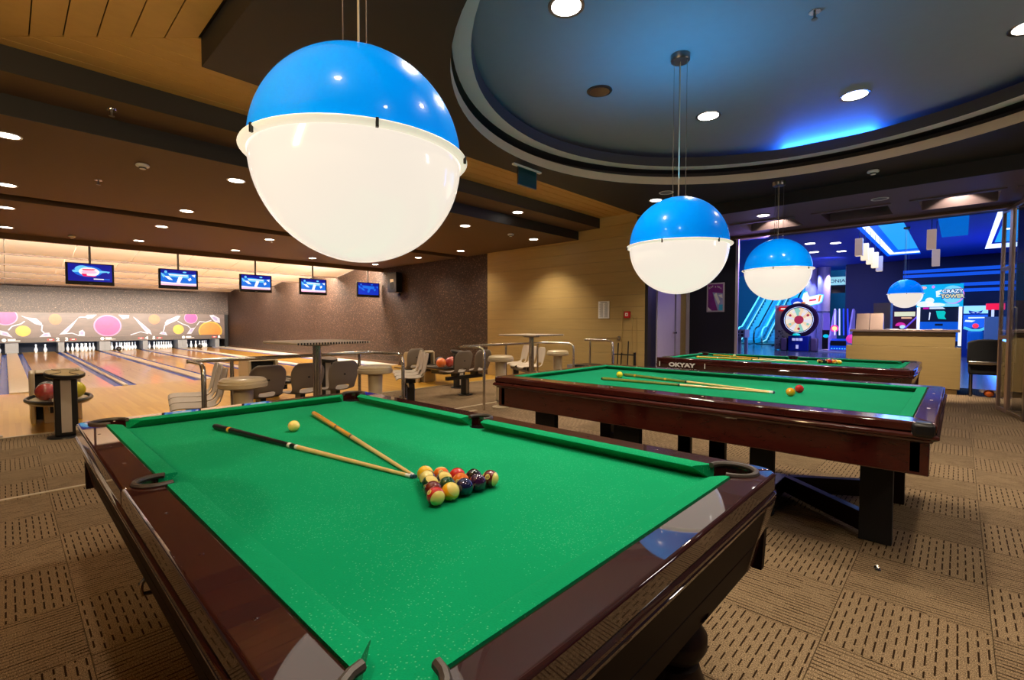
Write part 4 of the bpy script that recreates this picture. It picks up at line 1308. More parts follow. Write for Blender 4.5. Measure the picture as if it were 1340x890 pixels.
shapes = [[(0.47, 1.65), (0.67, 1.57), (0.95, 1.53), (1.11, 1.33), (1.13, 1.21), (0.89, 1.29), (0.73, 1.45)], [(-0.15, 1.02), (0.06, 0.94), (0.21, 0.71), (-0.05, 0.79), (-0.16, 0.83)],
          [(1.02, 0.71), (1.17, 0.89), (1.34, 0.9), (1.4, 0.72)], [(1.66, 0.8), (1.82, 1.0), (2.26, 1.5), (2.33, 1.58), (2.13, 1.21), (2.0, 1.0), (1.88, 0.83)], [(2.55, 1.63), (2.64, 1.71), (2.97, 1.72), (2.8, 1.55), (2.64, 1.52)],
          [(2.31, 0.74), (2.33, 0.95), (2.45, 1.02), (2.53, 0.91), (2.52, 0.72)], [(4.31, 1.65), (4.48, 1.51), (4.77, 1.2), (4.98, 0.97), (5.05, 0.74), (4.8, 0.88), (4.62, 1.15)], [(3.75, 1.73), (4.17, 1.71), (4.15, 1.58), (3.92, 1.51)],
          [(5.35, 0.78), (5.43, 0.89), (5.62, 0.87), (5.69, 0.7)], [(5.59, 1.33), (5.67, 1.47), (6.15, 1.71), (6.27, 1.69), (6.14, 1.48), (5.78, 1.29), (5.63, 1.19)], [(6.53, 0.76), (6.7, 1.05), (6.9, 1.09), (6.99, 1.21), (6.73, 0.76)],
          [(7.59, 1.75), (7.77, 1.78), (8.07, 1.59), (8.09, 1.33), (7.85, 1.38), (7.68, 1.58)], [(-1.6, 1.2), (-1.3, 1.5), (-0.9, 1.6), (-1.1, 1.2)]]
for s in shapes:
    art = MB()
    cx_, cz_ = sum(p[0] for p in s) / len(s), sum(p[1] for p in s) / len(s)
    art.flat(O, EXF, EYF, [clipz(p) for p in s], 0.0012, 4)
    art.flat(O, EXF, EYF, [clipz((cx_ + (p[0] - cx_) * 0.5, cz_ + (p[1] - cz_) * 0.5)) for p in s], 0.0016, 5)
    art.build('printed_figure', PKm, mk, smooth=False)
for pts in ([(0.59, 1.41), (0.47, 1.29), (0.2, 1.19), (0.09, 1.02)], [(2.33, 1.58), (2.45, 1.61), (2.64, 1.59)], [(1.82, 0.84), (2.09, 0.87), (2.34, 0.74)], [(6.14, 1.43), (6.34, 1.29), (6.58, 1.19), (6.7, 1.05)], [(6.99, 1.21), (7.12, 1.41), (7.41, 1.38), (7.67, 1.48)], [(4.9, 0.8), (4.6, 0.9), (4.2, 0.75)], [(1.13, 1.25), (1.1, 1.0), (1.2, 0.85)], [(5.6, 1.25), (5.55, 1.0), (5.5, 0.85)]):
    art = MB()
    for p, q in zip(pts[:-1], pts[1:]):
        d = Vector((q[0] - p[0], q[1] - p[1])).normalized() * 0.022
        art.flat(O, EXF, EYF, [clipz(v) for v in ((p[0] - d.y, p[1] + d.x), (p[0] + d.y, p[1] - d.x), (q[0] + d.y, q[1] - d.x), (q[0] - d.y, q[1] + d.x))], 0.0009, 4)
    art.build('printed_line', PKm, mk, smooth=False)
num = MB()
O2 = (0, -0.0105, 0)
for ch, x in (('2', 1.61), ('3', 1.90), ('4', 4.83), ('5', 5.12), ('6', 8.02), ('1', -1.0)):
    lettering(num, ch, 0.20, (x, -0.0115, 0.585), EXF, EYF, 0, 0.008, 1.15)
for x in (1.38, 2.12, 4.60, 5.35, 7.80):
    num.flat((x, -0.0115, 0.58), EXF, EYF, [(-0.11, -0.035), (0.11, -0.035), (0.11, 0.035), (-0.11, 0.035)], 0, 1)
    num.flat((x, -0.0120, 0.58), EXF, EYF, [(-0.05, -0.012), (0.05, -0.012), (0.05, 0.012), (-0.05, 0.012)], 0, 0)
for x in (-0.05, 3.14, 6.38):
    num.flat((x, -0.0115, 0.59), EXF, EYF, circ(0, 0, 0.07, 0.07, 14), 0, 0)
    num.flat((x, -0.0120, 0.59), EXF, EYF, circ(0.01, 0.01, 0.025, 0.025, 10), 0, 2)
    num.flat((x + 0.24, -0.0115, 0.61), EXF, EYF, [(-0.13, -0.03), (0.10, -0.03), (0.10, 0.03), (-0.13, 0.03)], 0, 0)
    num.flat((x + 0.32, -0.0115, 0.56), EXF, EYF, [(-0.21, -0.012), (0.16, -0.012), (0.16, 0.006), (-0.21, 0.006)], 0, 0)
num.build('number_print', [M['whiteprint'], M['redprint'], M['grey']], mk, smooth=False)
# grey dividers between the pin decks and the dark curtain behind
xs_ = [(LC[a_] + LC[b_]) / 2 for a_, b_ in zip(ks[:-1], ks[1:])] + [7.95]
for k, x in enumerate(xs_):
    wd = 0.10 if k % 2 else 0.2
    t = MB().box(x - wd, x + wd, 29.68, 30.7, 0.023, 0.46).box(x - 0.012, x + 0.012, 29.66, 29.69, 0.03, 0.46).build('pin_deck_divider', M['grey'], smooth=False)
    tag(t, ('grey divider plate right of the pins of the %s lane' % LW[k + 1]) if k < 5 else 'grey divider plate between the last pins and the papered wall', 'pin deck divider')
tag(MB().box(-3, 8.4, 30.82, 30.86, 0.0, 0.7).build('pit_curtain', pm('navy_curtain', (0.004, 0.007, 0.02), 0.8), smooth=False), 'dark blue curtain hanging behind the pins', 'curtain')
for k, (x, y) in enumerate(((4.72, 28.2), (7.2, 28.4))):
    t = MB().sphere((0, 0, 0), 0.11, 20, 12).build('bowling_ball', M['black'], None, (LC[4 + 2 * k] - 0.38 + 0.2 * k, 29.0, 0.11))
    tag(t, 'dark bowling ball rolling towards the pins of the %s lane' % LW[4 + 2 * k], 'bowling ball')

# ---- screens
scr_navy = em('screen_navy', (0.004, 0.008, 0.30), 1.0)
scr_blue = em('screen_blue', (0.01, 0.16, 0.75), 1.0)
scr_sky = em('screen_sky', (0.16, 0.62, 1.0), 1.0)
scr_white = em('screen_white', (0.95, 0.97, 1.0), 1.0)
scr_red = em('screen_red', (0.85, 0.01, 0.12), 1.0)
scr_pink = em('screen_pink', (0.95, 0.55, 0.75), 1.0)
scr_deep = em('screen_deep_blue', (0.004, 0.03, 0.55), 0.9)
SM = [scr_navy, scr_blue, scr_sky, scr_white, scr_red, scr_pink, scr_deep]


def monitor(cx, label, kind):
    y, zc, w_, h_ = 13.8, 2.385, 0.80, 0.47
    t = thing('hanging_monitor', label, 'monitor', (cx, y, zc))
    MB().box(-w_ / 2, w_ / 2, 0, 0.07, -h_ / 2, h_ / 2).build('housing', M['black'], t, bevel=0.01)
    MB().cyl((0, 0.05, h_ / 2 - 0.02), (0, 0.05, 2.99 - zc), 0.022, n=10).box(-0.1, 0.1, 0.06, 0.1, -0.12, 0.12).build('ceiling_pole', M['steeldk'], t)
    s = MB()
    o = (0, -0.0015, 0.03)
    W_, H_ = 0.36, 0.185
    base = {0: 0, 1: 1, 2: 6}[kind]
    s.flat(o, EXF, EYF, [(-W_, -H_), (W_, -H_), (W_, H_), (-W_, H_)], 0, base)
    scn = s.build('screen', SM, t, smooth=False)
    p = MB()
    if kind == 0:
        p.flat(o, EXF, EYF, circ(-0.04, 0.03, 0.24, 0.12, 24), 0.0005, 1)
        p.flat(o, EXF, EYF, circ(-0.13, 0.07, 0.12, 0.08, 20), 0.0007, 2)
        p.flat(o, EXF, EYF, circ(-0.02, 0.02, 0.17, 0.095, 24), 0.0009, 3)
        p.flat(o, EXF, EYF, [(-0.14, 0.075), (0.09, 0.085), (0.06, 0.058), (-0.12, 0.05)], 0.0011, 4)
        p.flat(o, EXF, EYF, circ(-0.02, 0.015, 0.13, 0.04, 20), 0.0010, 5)
        p.flat(o, EXF, EYF, [(-0.15, -0.02), (-0.06, -0.025), (-0.06, -0.06), (0.10, -0.07), (0.08, -0.085), (-0.12, -0.08)], 0.0011, 4)
        p.flat(o, EXF, EYF, [(-0.30, 0.04), (-0.24, 0.05), (-0.2, 0.0), (-0.28, 0.0)], 0.0009, 2)
        p.flat(o, EXF, EYF, [(0.14, 0.06), (0.33, 0.045), (0.30, 0.0), (0.27, 0.025), (0.15, 0.0)], 0.0009, 2)
        p.flat(o, EXF, EYF, [(0.05, -0.12), (0.22, -0.12), (0.22, -0.14), (0.05, -0.14)], 0.0009, 3)
        p.flat(o, EXF, EYF, [(0.22, -0.12), (0.32, -0.12), (0.32, -0.14), (0.22, -0.14)], 0.0009, 1)
    else:
        a_, b_, c_ = (0, 2, 3) if kind == 1 else (0, 1, 1)
        p.flat(o, EXF, EYF, [(-W_, H_), (W_, H_), (W_, 0.11), (0.12, 0.09), (-0.1, 0.12), (-W_, 0.10)], 0.0004, a_)
        p.flat(o, EXF, EYF, [(-0.35, 0.11), (-0.27, 0.04), (-0.3, -0.01), (-0.34, 0.04)], 0.0006, b_)
        p.flat(o, EXF, EYF, [(-0.29, 0.03), (-0.2, 0.03), (-0.12, -0.06), (-0.2, -0.05)], 0.0006, c_)
        p.flat(o, EXF, EYF, [(-0.22, 0.10), (0.20, 0.09), (0.20, 0.0), (-0.18, 0.02)], 0.0007, b_)
        p.flat(o, EXF, EYF, [(-0.20, 0.08), (0.18, 0.075), (0.18, 0.05), (-0.19, 0.055)], 0.0008, c_)
        p.flat(o, EXF, EYF, [(0.0, 0.04), (0.08, 0.03), (0.02, -0.11), (-0.05, -0.11)], 0.0009, c_)
        p.flat(o, EXF, EYF, [(0.18, -0.02), (0.24, 0.02), (0.26, -0.03), (0.21, -0.07)], 0.0008, c_)
        p.flat(o, EXF, EYF, [(0.26, 0.08), (0.34, 0.10), (0.33, 0.03)], 0.0008, c_)
        p.flat(o, EXF, EYF, circ(-0.26, 0.13, 0.03, 0.03, 10), 0.0008, b_)
        p.flat(o, EXF, EYF, circ(0.12, 0.14, 0.04, 0.02, 10), 0.0008, b_)
        if kind == 1:
            p.flat(o, EXF, EYF, [(-W_, -H_), (W_, -H_), (W_, -0.12), (0.1, -0.13), (0, -0.11), (-0.1, -0.12), (-W_, -0.105)], 0.0006, 5)
            p.flat(o, EXF, EYF, [(-W_, -0.14), (W_, -0.155), (W_, -0.13), (-W_, -0.115)], 0.0009, 3)
    p.build('screen_print', SM, scn, smooth=False)
    MB().box(-0.03, 0.03, -0.002, 0.0, -0.215, -0.205).build('logo_bar', M['grey'], t, smooth=False)


monitor(1.30, 'black hanging monitor showing a pink emblem on dark blue, leftmost of five', 0)
monitor(2.91, 'black hanging monitor with a bright blue picture, second from the left', 1)
monitor(4.65, 'black hanging monitor with a bright blue picture, middle one of five', 1)
monitor(6.21, 'black hanging monitor with a bright blue picture, fourth from the left', 1)
monitor(7.99, 'black hanging monitor with a dim dark blue picture, rightmost of five', 2)

t = thing('loudspeaker', 'black loudspeaker bracketed high on the flecked papered wall', 'loudspeaker', (8.34, 12.8, 2.58))
MB().prism([(-0.13, -0.24), (0.13, -0.17), (0.13, 0.17), (-0.13, 0.24)], -0.31, 0.31).build('cabinet', M['black'], t, bevel=0.015)
MB().lathe([(0.001, 0.0), (0.05, 0.01), (0.12, 0.0)], 20).xf(Matrix.Translation((-0.133, 0, -0.1)) @ Matrix.Rotation(R(-90), 4, 'Y')).build('woofer', M['blackmat'], t)
MB().add([(-0.134, -0.10, 0.02), (-0.134, 0.08, 0.0), (-0.134, 0.10, 0.10), (-0.134, -0.08, 0.10)], [(0, 1, 2, 3)]).build('horn', M['cream'], t, smooth=False)
MB().box(0.10, 0.16, -0.03, 0.03, -0.40, 0.1).build('bracket', M['black'], t, smooth=False)

# ---- bowlers' seats: moulded shells on a beam
def seat_shell():
    prof = [(0.245, 0.405), (0.235, 0.435), (0.16, 0.442), (0.02, 0.430), (-0.10, 0.428), (-0.165, 0.450), (-0.205, 0.51), (-0.225, 0.60), (-0.245, 0.70), (-0.262, 0.78), (-0.272, 0.835)]
    wid = [0.40, 0.43, 0.44, 0.43, 0.41, 0.37, 0.36, 0.41, 0.43, 0.40, 0.26]
    mb = MB()
    n_ = 9
    vs_, fs_ = [], []
    for (y, z), w_ in zip(prof, wid):
        for q in range(n_):
            f = q / (n_ - 1) * 2 - 1
            dish = 0.025 * (f * f)
            vs_.append((f * w_ / 2, y + (dish if z > 0.5 else 0), z + (dish if z <= 0.5 else 0)))
    for r_ in range(len(prof) - 1):
        for q in range(n_ - 1):
            if r_ in (5,) and 2 <= q <= 5:
                continue
            fs_.append((r_ * n_ + q, r_ * n_ + q + 1, (r_ + 1) * n_ + q + 1, (r_ + 1) * n_ + q))
    mb.add(vs_, fs_)
    return mb


SEAT_ME = {}
def bench(cx, cy, rot, n_, label, shell, leg_mat, pitch=0.47):
    """seats face local +Y, row along local X"""
    t = thing('seat_row', label, 'seat', (cx, cy, 0), rot)
    for k in range(n_):
        x = (k - (n_ - 1) / 2) * pitch
        key = shell.name
        if key not in SEAT_ME:
            o = seat_shell().build('seat_shell', [shell], t)
            m_ = o.modifiers.new('thick', 'SOLIDIFY')
            m_.thickness, m_.offset = 0.014, 0
            s2 = o.modifiers.new('smooth', 'SUBSURF')
            s2.levels = s2.render_levels = 1
            SEAT_ME[key] = o
        else:
            o = SEAT_ME[key].copy()
            C.objects.link(o)
            o.parent = t
        o.location = (x, 0, 0)
        MB().box(x - 0.03, x + 0.03, -0.06, 0.10, 0.36, 0.425).cyl((x, -0.235, 0.655), (x, -0.252, 0.655), 0.012, n=8).build('seat_bracket', M['black'], t, smooth=False)
    L = (n_ - 1) * pitch / 2 + 0.2
    MB().box(-L, L, -0.03, 0.06, 0.30, 0.365).build('beam', M['black'], t, bevel=0.008)
    for x in ((-L + 0.22, L - 0.22) if n_ > 2 else (0.0,)):
        MB().box(x - 0.055, x + 0.055, -0.045, 0.075, 0.012, 0.30).build('pedestal', M['black'], t, bevel=0.01)
        MB().box(x - 0.028, x + 0.028, -0.049, 0.079, 0.03, 0.29).build('pedestal_inlay', leg_mat, t, smooth=False)
        MB().cyl((x, 0.015, 0), (x, 0.015, 0.014), 0.13, n=20).build('foot_plate', M['black'], t)
    return t


bench(1.46, 6.30, R(80), 3, 'row of three grey moulded seats facing left beside the first stool', M['seat'], M['navyplastic'])
bench(2.56, 6.10, 0, 3, 'row of taupe moulded seats turned to the lanes behind the first high table', M['seatbk'], M['navyplastic'])
bench(4.70, 6.82, R(60), 3, 'row of three grey moulded seats with a blue pedestal behind the second stool', M['seat'], M['navyplastic'])
bench(5.78, 6.60, 0, 2, 'pair of taupe moulded seats turned to the lanes behind the second railing', M['seatbk'], M['steeldk'])
bench(7.50, 6.72, R(62), 3, 'row of grey moulded seats facing left beside the tan wall', M['seat'], M['steeldk'])
bench(5.45, 7.90, 0, 1, 'single grey moulded seat turned to the lanes beside the ball rack', M['seatbk'], M['navyplastic'])

# ---- stools
def stool(x, y, label):
    t = thing('bar_stool', label, 'stool', (x, y, 0), 0, None)
    MB().lathe([(0.001, 0.0), (0.13, 0.0), (0.135, 0.012), (0.06, 0.03), (0.055, 0.035)], 24).build('base_plate', M['cream'], t)
    MB().lathe([(0.055, 0.03), (0.055, 0.10), (0.072, 0.12), (0.085, 0.70), (0.078, 0.725)], 24).build('column', M['cream'], t)
    MB().lathe([(0.001, 0.722), (0.19, 0.722), (0.205, 0.732), (0.207, 0.765), (0.198, 0.775), (0.001, 0.775)], 32).build('seat_rim', M['cream'], t)
    MB().lathe([(0.195, 0.773), (0.196, 0.792), (0.175, 0.81), (0.12, 0.818), (0.06, 0.816), (0.001, 0.815)], 32).build('cushion', M['vinyl'], t)
    MB().lathe([(0.0555, 0.085), (0.074, 0.10), (0.074, 0.12)], 24).build('collar', M['steeldk'], t)


stool(1.50, 4.84, 'cream pedestal stool with round cushion just left of the first high table')
stool(3.03, 5.10, 'cream pedestal stool with round cushion right of the first high table')
stool(5.31, 5.23, 'cream pedestal stool at the corner of the second railing')
stool(7.05, 5.45, 'cream pedestal stool at the far end of the second railing')


def high_table(x, y, rot, label):
    t = thing('high_table', label, 'table', (x, y, 0), rot)
    MB().box(-0.40, 0.40, -0.40, 0.40, 1.105, 1.13).build('table_top', M['laminate'], t, bevel=0.006)
    b = MB()
    for k in range(26):
        b.box(-0.39 + k * 0.03, -0.39 + k * 0.03 + 0.015, -0.4035, -0.40, 1.107, 1.128)
    b.build('edge_inlay', M['groove'], t, smooth=False)
    MB().lathe([(0.001, 1.08), (0.14, 1.08), (0.15, 1.105), (0.001, 1.105)], 24).build('top_plate', M['steeldk'], t)
    MB().cyl((0, 0, 0.02), (0, 0, 1.09), 0.045, n=24).build('post', M['chrome'], t)
    MB().lathe([(0.001, 0), (0.24, 0), (0.24, 0.012), (0.05, 0.03), (0.046, 0.04)], 32).build('foot', M['chrome'], t)


high_table(2.29, 5.03, R(2), 'square high table on a steel post between the first two stools')
high_table(6.22, 5.38, R(2), 'square high table on a steel post behind the second railing')


def railing(label, zr, main_y, end_y, x0, x1, posts, end2=None, wall_end=False):
    end2 = end_y if end2 is None else end2
    t = thing('railing', label, 'railing', (x0, main_y, 0))
    def P(x, y, z): return (x - x0, y - main_y, z)
    r_ = 0.021
    pts = [P(x0, end_y, 0.0), P(x0, end_y, zr - 0.10), P(x0, end_y + 0.012, zr - 0.045), P(x0, end_y + 0.045, zr - 0.012), P(x0, end_y + 0.10, zr), P(x0, main_y, zr)]
    MB().tube(pts, r_, 12).build('end_post', M['chrome'], t)
    if wall_end:
        MB().tube([P(x0 - 0.02, main_y, zr), P(x1, main_y, zr)], r_, 12).build('handrail', M['chrome'], t)
        MB().cyl(P(x1 - 0.015, main_y, zr), P(x1, main_y, zr), 0.045, n=16).build('wall_flange', M['chrome'], t)
    else:
        MB().tube([P(x0 - 0.02, main_y, zr), P(x1 - 0.12, main_y, zr), P(x1 - 0.03, main_y - 0.03, zr), P(x1, main_y - 0.12, zr), P(x1, end2 + 0.10, zr), P(x1, end2 + 0.045, zr - 0.012), P(x1, end2 + 0.012, zr - 0.045), P(x1, end2, zr - 0.10), P(x1, end2, 0.0)], r_, 12).build('handrail', M['chrome'], t)
    for x in posts:
        MB().cyl(P(x, main_y, 0), P(x, main_y, zr - 0.01), 0.019, n=12).build('post', M['chrome'], t)


railing('first brushed steel railing behind the nearest table and stools', 0.95, 5.42, 4.94, 1.21, 3.22, (1.58, 3.0), 4.80)
railing('second brushed steel railing with a corner post at the middle of the photo', 0.95, 5.78, 5.22, 4.94, 7.01, (6.0, 6.86), 5.06)
railing('short steel railing running to the tan wall beside the cue rack', 1.02, 4.98, 4.42, 7.28, 8.455, (7.42,), wall_end=True)

# ---- ball returns
def ball_return(x, y, label, balls, who):
    t = thing('ball_return', label, 'ball return', (x, y, 0))
    hood = MB()
    pr = [(0.75, 0.0), (0.75, 0.60), (0.70, 0.66), (0.30, 0.70), (0.22, 0.66), (0.20, 0.30), (0.16, 0.0)]
    hood.loft([[(xx, p[0], p[1]) for p in pr] for xx in (-0.25, -0.20)]).loft([[(xx, p[0], p[1]) for p in pr] for xx in (0.20, 0.25)])
    hood.loft([[(xx, p[0], p[1]) for p in [(0.75, 0.55), (0.75, 0.60), (0.70, 0.66), (0.30, 0.70), (0.22, 0.66), (0.26, 0.64), (0.30, 0.66), (0.68, 0.62)]] for xx in (-0.20, 0.20)])
    hood.build('hood', M['cream'], t, bevel=0.015)
    MB().box(-0.20, 0.20, 0.32, 0.72, 0.03, 0.62).build('ball_lift', M['blackmat'], t, smooth=False)
    tr = MB()
    ring_ = [(0.30 * math.cos(R(a)), -0.30 + 0.56 * math.sin(R(a)), 0.37) for a in range(0, 360, 12)]
    tr.tube(ring_, 0.024, 8, closed=True)
    tr.build('tray_rim', M['black'], t)
    tp = MB()
    tp.prism([(0.29 * math.cos(R(a)), -0.30 + 0.55 * math.sin(R(a))) for a in range(0, 360, 12)], 0.33, 0.36)
    tp.build('tray', M['cream'], t, smooth=False)
    for xx in (-0.10, 0.10):
        MB().tube([(xx, 0.24, 0.39), (xx, -0.70, 0.385)], 0.013, 8).build('track_rail', M['steeldk'], t)
    MB().box(-0.10, 0.10, -0.55, -0.1, 0.22, 0.335).build('underside_box', M['black'], t, smooth=False)
    MB().box(-0.13, 0.13, 0.1, 0.6, 0.0, 0.23).build('base', M['cream'], t, smooth=False, bevel=0.01)
    for k, (bx, by, m_, cn) in enumerate(balls):
        b = MB().sphere((0, 0, 0), 0.108, 28, 16).build('bowling_ball', m_, None, (x + bx, y + by, 0.36 + 0.108 + 0.006))
        tag(b, cn, 'bowling ball')


ball_return(0.45, 8.62, 'cream ball return with dark oval tray behind the round topped console', [(-0.125, -0.45, M['redmarble'], 'red marbled bowling ball on the nearest ball return'), (0.14, -0.42, M['yellowball'], 'yellow bowling ball half hidden by the console'), (-0.10, -0.16, M['black'], 'black bowling ball in the hood of the nearest ball return')], 0)
ball_return(3.12, 8.75, 'cream ball return beyond the backs of the taupe seats', [], 1)
ball_return(6.50, 8.55, 'ball return with red balls behind the seat pair', [(-0.14, -0.5, M['orange_ball'], 'orange bowling ball on the tray behind the grey seats'), (0.10, -0.5, M['redmarble'], 'red bowling ball on the tray behind the grey seats, left one'), (0.32, -0.3, M['redmarble'], 'red bowling ball on the tray behind the grey seats, right one'), (0.02, -0.25, M['black'], 'black bowling ball on the tray behind the grey seats')], 2)


def console(x, y, label, top):
    t = thing('console', label, 'console', (x, y, 0))
    MB().box(-0.10, 0.10, -0.07, 0.07, 0.02, 0.70).build('column', M['black'], t, bevel=0.012)
    MB().box(-0.045, 0.045, -0.076, -0.07, 0.06, 0.69).build('silver_strip', M['seat'], t, smooth=False)
    TL = Matrix.Translation((0, 0, 0.72)) @ Matrix.Rotation(R(9), 4, 'X') @ Matrix.Rotation(R(4), 4, 'Y')
    MB().lathe([(0.001, -0.02), (0.165, -0.02), (0.18, -0.005), (0.18, 0.025), (0.17, 0.032)], 32).xf(TL).build('top_rim', M['black'], t)
    if top:
        MB().lathe([(0.17, 0.030), (0.001, 0.034)], 32).xf(TL).build('top_disc', M['tan'], t)
        for k in range(4):
            a_ = R(90 * k + 40)
            MB().tube([(0.05 * math.cos(a_), 0.05 * math.sin(a_), 0.035), (0.165 * math.cos(a_), 0.165 * math.sin(a_), 0.034)], 0.004, 6).xf(TL).build('top_spoke', M['black'], t)
    else:
        MB().lathe([(0.17, 0.030), (0.001, 0.034)], 32).xf(TL).build('top_disc', M['steeldk'], t)
    MB().lathe([(0.001, 0), (0.17, 0), (0.165, 0.016), (0.001, 0.022)], 28).build('foot', M['black'], t)


console(0.46, 7.56, 'black pedestal console with silver strip and round tan top before the ball return', True)
console(3.62, 7.62, 'black pedestal console with silver strip right of the first high table post', False)
console(6.35, 7.45, 'black pedestal console standing over the seat pair', False)
t = MB().lathe([(0.001, 0.03), (0.09, 0.03), (0.12, 0.015), (0.12, 0.0)], 20).build('floor_puck', M['cream'], None, (-0.17, 8.05, 0))
tag(t, 'cream floor foot at the left edge of the bowling approach', 'floor foot')

# ---- things on and at the tan wall
t = thing('notice', 'white printed notice sheet framed on the tan wall', 'notice', (8.45, 5.34, 1.595))
MB().box(-0.008, 0.004, -0.13, 0.13, -0.175, 0.175).build('sheet', M['whiteprint'], t, smooth=False)
b = MB()
for c0 in (-0.10, 0.015):
    for k in range(18):
        b.box(-0.0095, -0.008, c0, c0 + 0.085 - 0.02 * ((k * 7) % 3 == 0), 0.13 - k * 0.0165, 0.137 - k * 0.0165)
b.box(-0.0095, -0.008, -0.08, 0.08, 0.15, 0.162)
b.build('printed_lines', M['grey'], t, smooth=False)
t = thing('fire_alarm', 'small red fire alarm box on the tan wall with conduit', 'fire alarm', (8.455, 4.79, 1.49))
MB().box(-0.05, 0.0, -0.065, 0.065, -0.065, 0.065).build('box', M['redprint'], t, bevel=0.01)
MB().box(-0.053, -0.05, -0.03, 0.03, -0.03, 0.035).build('glass_plate', M['whiteprint'], t, smooth=False)
MB().box(-0.0545, -0.053, -0.012, 0.012, -0.012, 0.012).build('button', M['redprint'], t, smooth=False)
MB().cyl((-0.01, 0.12, -1.4), (-0.01, 0.12, 0.1), 0.007, n=6).cyl((-0.01, -0.1, -1.4), (-0.01, -0.1, 0.0), 0.007, n=6).cyl((-0.01, -0.2, -1.4), (-0.01, -0.2, -0.05), 0.006, n=6).build('conduit', M['tan'], t)
t = thing('cue_rack', 'black floor cue rack standing against the tan wall', 'cue rack', (8.25, 4.74, 0))
b = MB()
for y in (-0.24, 0.24):
    b.box(-0.06, -0.02, y - 0.015, y + 0.015, 0.0, 0.76)
b.box(-0.05, -0.03, -0.24, 0.24, 0.70, 0.72).box(-0.05, -0.03, -0.24, 0.24, 0.12, 0.15)
b.build('frame', M['black'], t, smooth=False)
MB().box(-0.14, 0.06, -0.26, 0.26, 0.0, 0.05).build('base', M['black'], t, smooth=False)
for k, (y, h) in enumerate(((0.175, 0.93), (0.10, 0.74), (-0.05, 0.97))):
    c_ = MB().cyl((0, 0, 0), (0.06, 0, h - 0.05), 0.013, 0.012, n=10).build('billiard_cue', M['black'], None, (8.25, 4.74 + y, 0.05))
    tag(c_, ('dark cue standing in the floor rack, left one', 'thick dark cue standing in the floor rack, middle one', 'tallest dark cue standing in the floor rack, right one')[k], 'billiard cue')
t = thing('stacked_boxes', 'dark flat machine lying on a low cabinet at the tan wall', 'equipment', (8.15, 5.6, 0))
MB().box(-0.24, 0.25, -0.28, 0.28, 0.0, 0.40).build('cabinet', M['tan'], t, smooth=False)
MB().box(-0.24, 0.22, -0.26, 0.10, 0.40, 0.485).build('machine_body', M['black'], t, bevel=0.01)
MB().box(-0.24, 0.0, 0.10, 0.27, 0.40, 0.47).build('side_block', M['grey'], t, smooth=False)
t = thing('poster_frame', 'purple poster of a glass in a silver frame on the navy wall', 'poster', (10.40, 3.80, 1.87))
MB().box(-0.02, 0.0, -0.185, 0.185, -0.31, 0.31).build('frame', M['lilac'], t, bevel=0.006)
b = MB()
oP = (-0.021, 0, 0)
b.flat(oP, EXL, EYL, [(-0.155, -0.28), (0.155, -0.28), (0.155, 0.28), (-0.155, 0.28)], 0, 0)
b.flat(oP, EXL, EYL, [(-0.06, 0.11), (0.155, 0.08), (0.155, -0.28), (0.05, -0.28)], 0.0006, 1)
b.flat(oP, EXL, EYL, [(-0.03, 0.06), (0.02, 0.10), (0.10, -0.1), (0.06, -0.16)], 0.0010, 2)
b.flat(oP, EXL, EYL, [(0.06, 0.05), (0.14, 0.06), (0.15, -0.02), (0.10, 0.0)], 0.0010, 2)
b.flat(oP, EXL, EYL, [(0.08, -0.16), (0.155, -0.15), (0.155, -0.28), (0.07, -0.28)], 0.0010, 3)
b.flat(oP, EXL, EYL, [(-0.155, -0.20), (-0.07, -0.28), (-0.155, -0.28)], 0.0010, 2)
for k, ch in enumerate('ROCK'):
    lettering(b, ch, 0.05, (-0.0225, 0.13 - k * 0.024, 0.20 + 0.012 * k), EXL, EYL, 2, 0.001, 0.7)
lettering(b, '&', 0.05, (-0.0225, 0.0, 0.225), EXL, EYL, 2, 0.001, 0.7)
for k, ch in enumerate('ROLL'):
    lettering(b, ch, 0.05, (-0.0225, -0.05 - k * 0.024, 0.225 - 0.012 * k), EXL, EYL, 2, 0.001, 0.7)
b.build('poster_print', [pm('poster_purple', (0.22, 0.02, 0.26), 0.4, var=0.3), pm('poster_lavender', (0.35, 0.38, 0.72), 0.4, var=0.3), M['whiteprint'], pm('poster_cyan', (0.05, 0.5, 0.8), 0.4)], t, smooth=False)
# a dropped scrap on the carpet
t = MB().add([(0, 0, 0.001), (0.03, 0.01, 0.004), (0.035, 0.03, 0.012), (0.01, 0.035, 0.006), (-0.01, 0.02, 0.010)], [(0, 1, 2, 3, 4)]).add([(0.01, 0.01, 0.004), (0.028, 0.016, 0.022), (0.015, 0.03, 0.018)], [(0, 1, 2)]).build('foil_scrap', M['chrome'], None, (3.16, 0.27, 0.0), smooth=False)
tag(t, 'crumpled scrap of shiny foil lying on the carpet before the middle table', 'litter')

# ================================================================== ARCADE BEYOND THE OPENING
neon = em('neon_white_blue', (0.55, 0.68, 1.0), 2.2)
neonb = em('neon_blue', (0.0, 0.10, 1.0), 1.3)
neonc = em('neon_cyan', (0.02, 0.42, 1.0), 0.9)
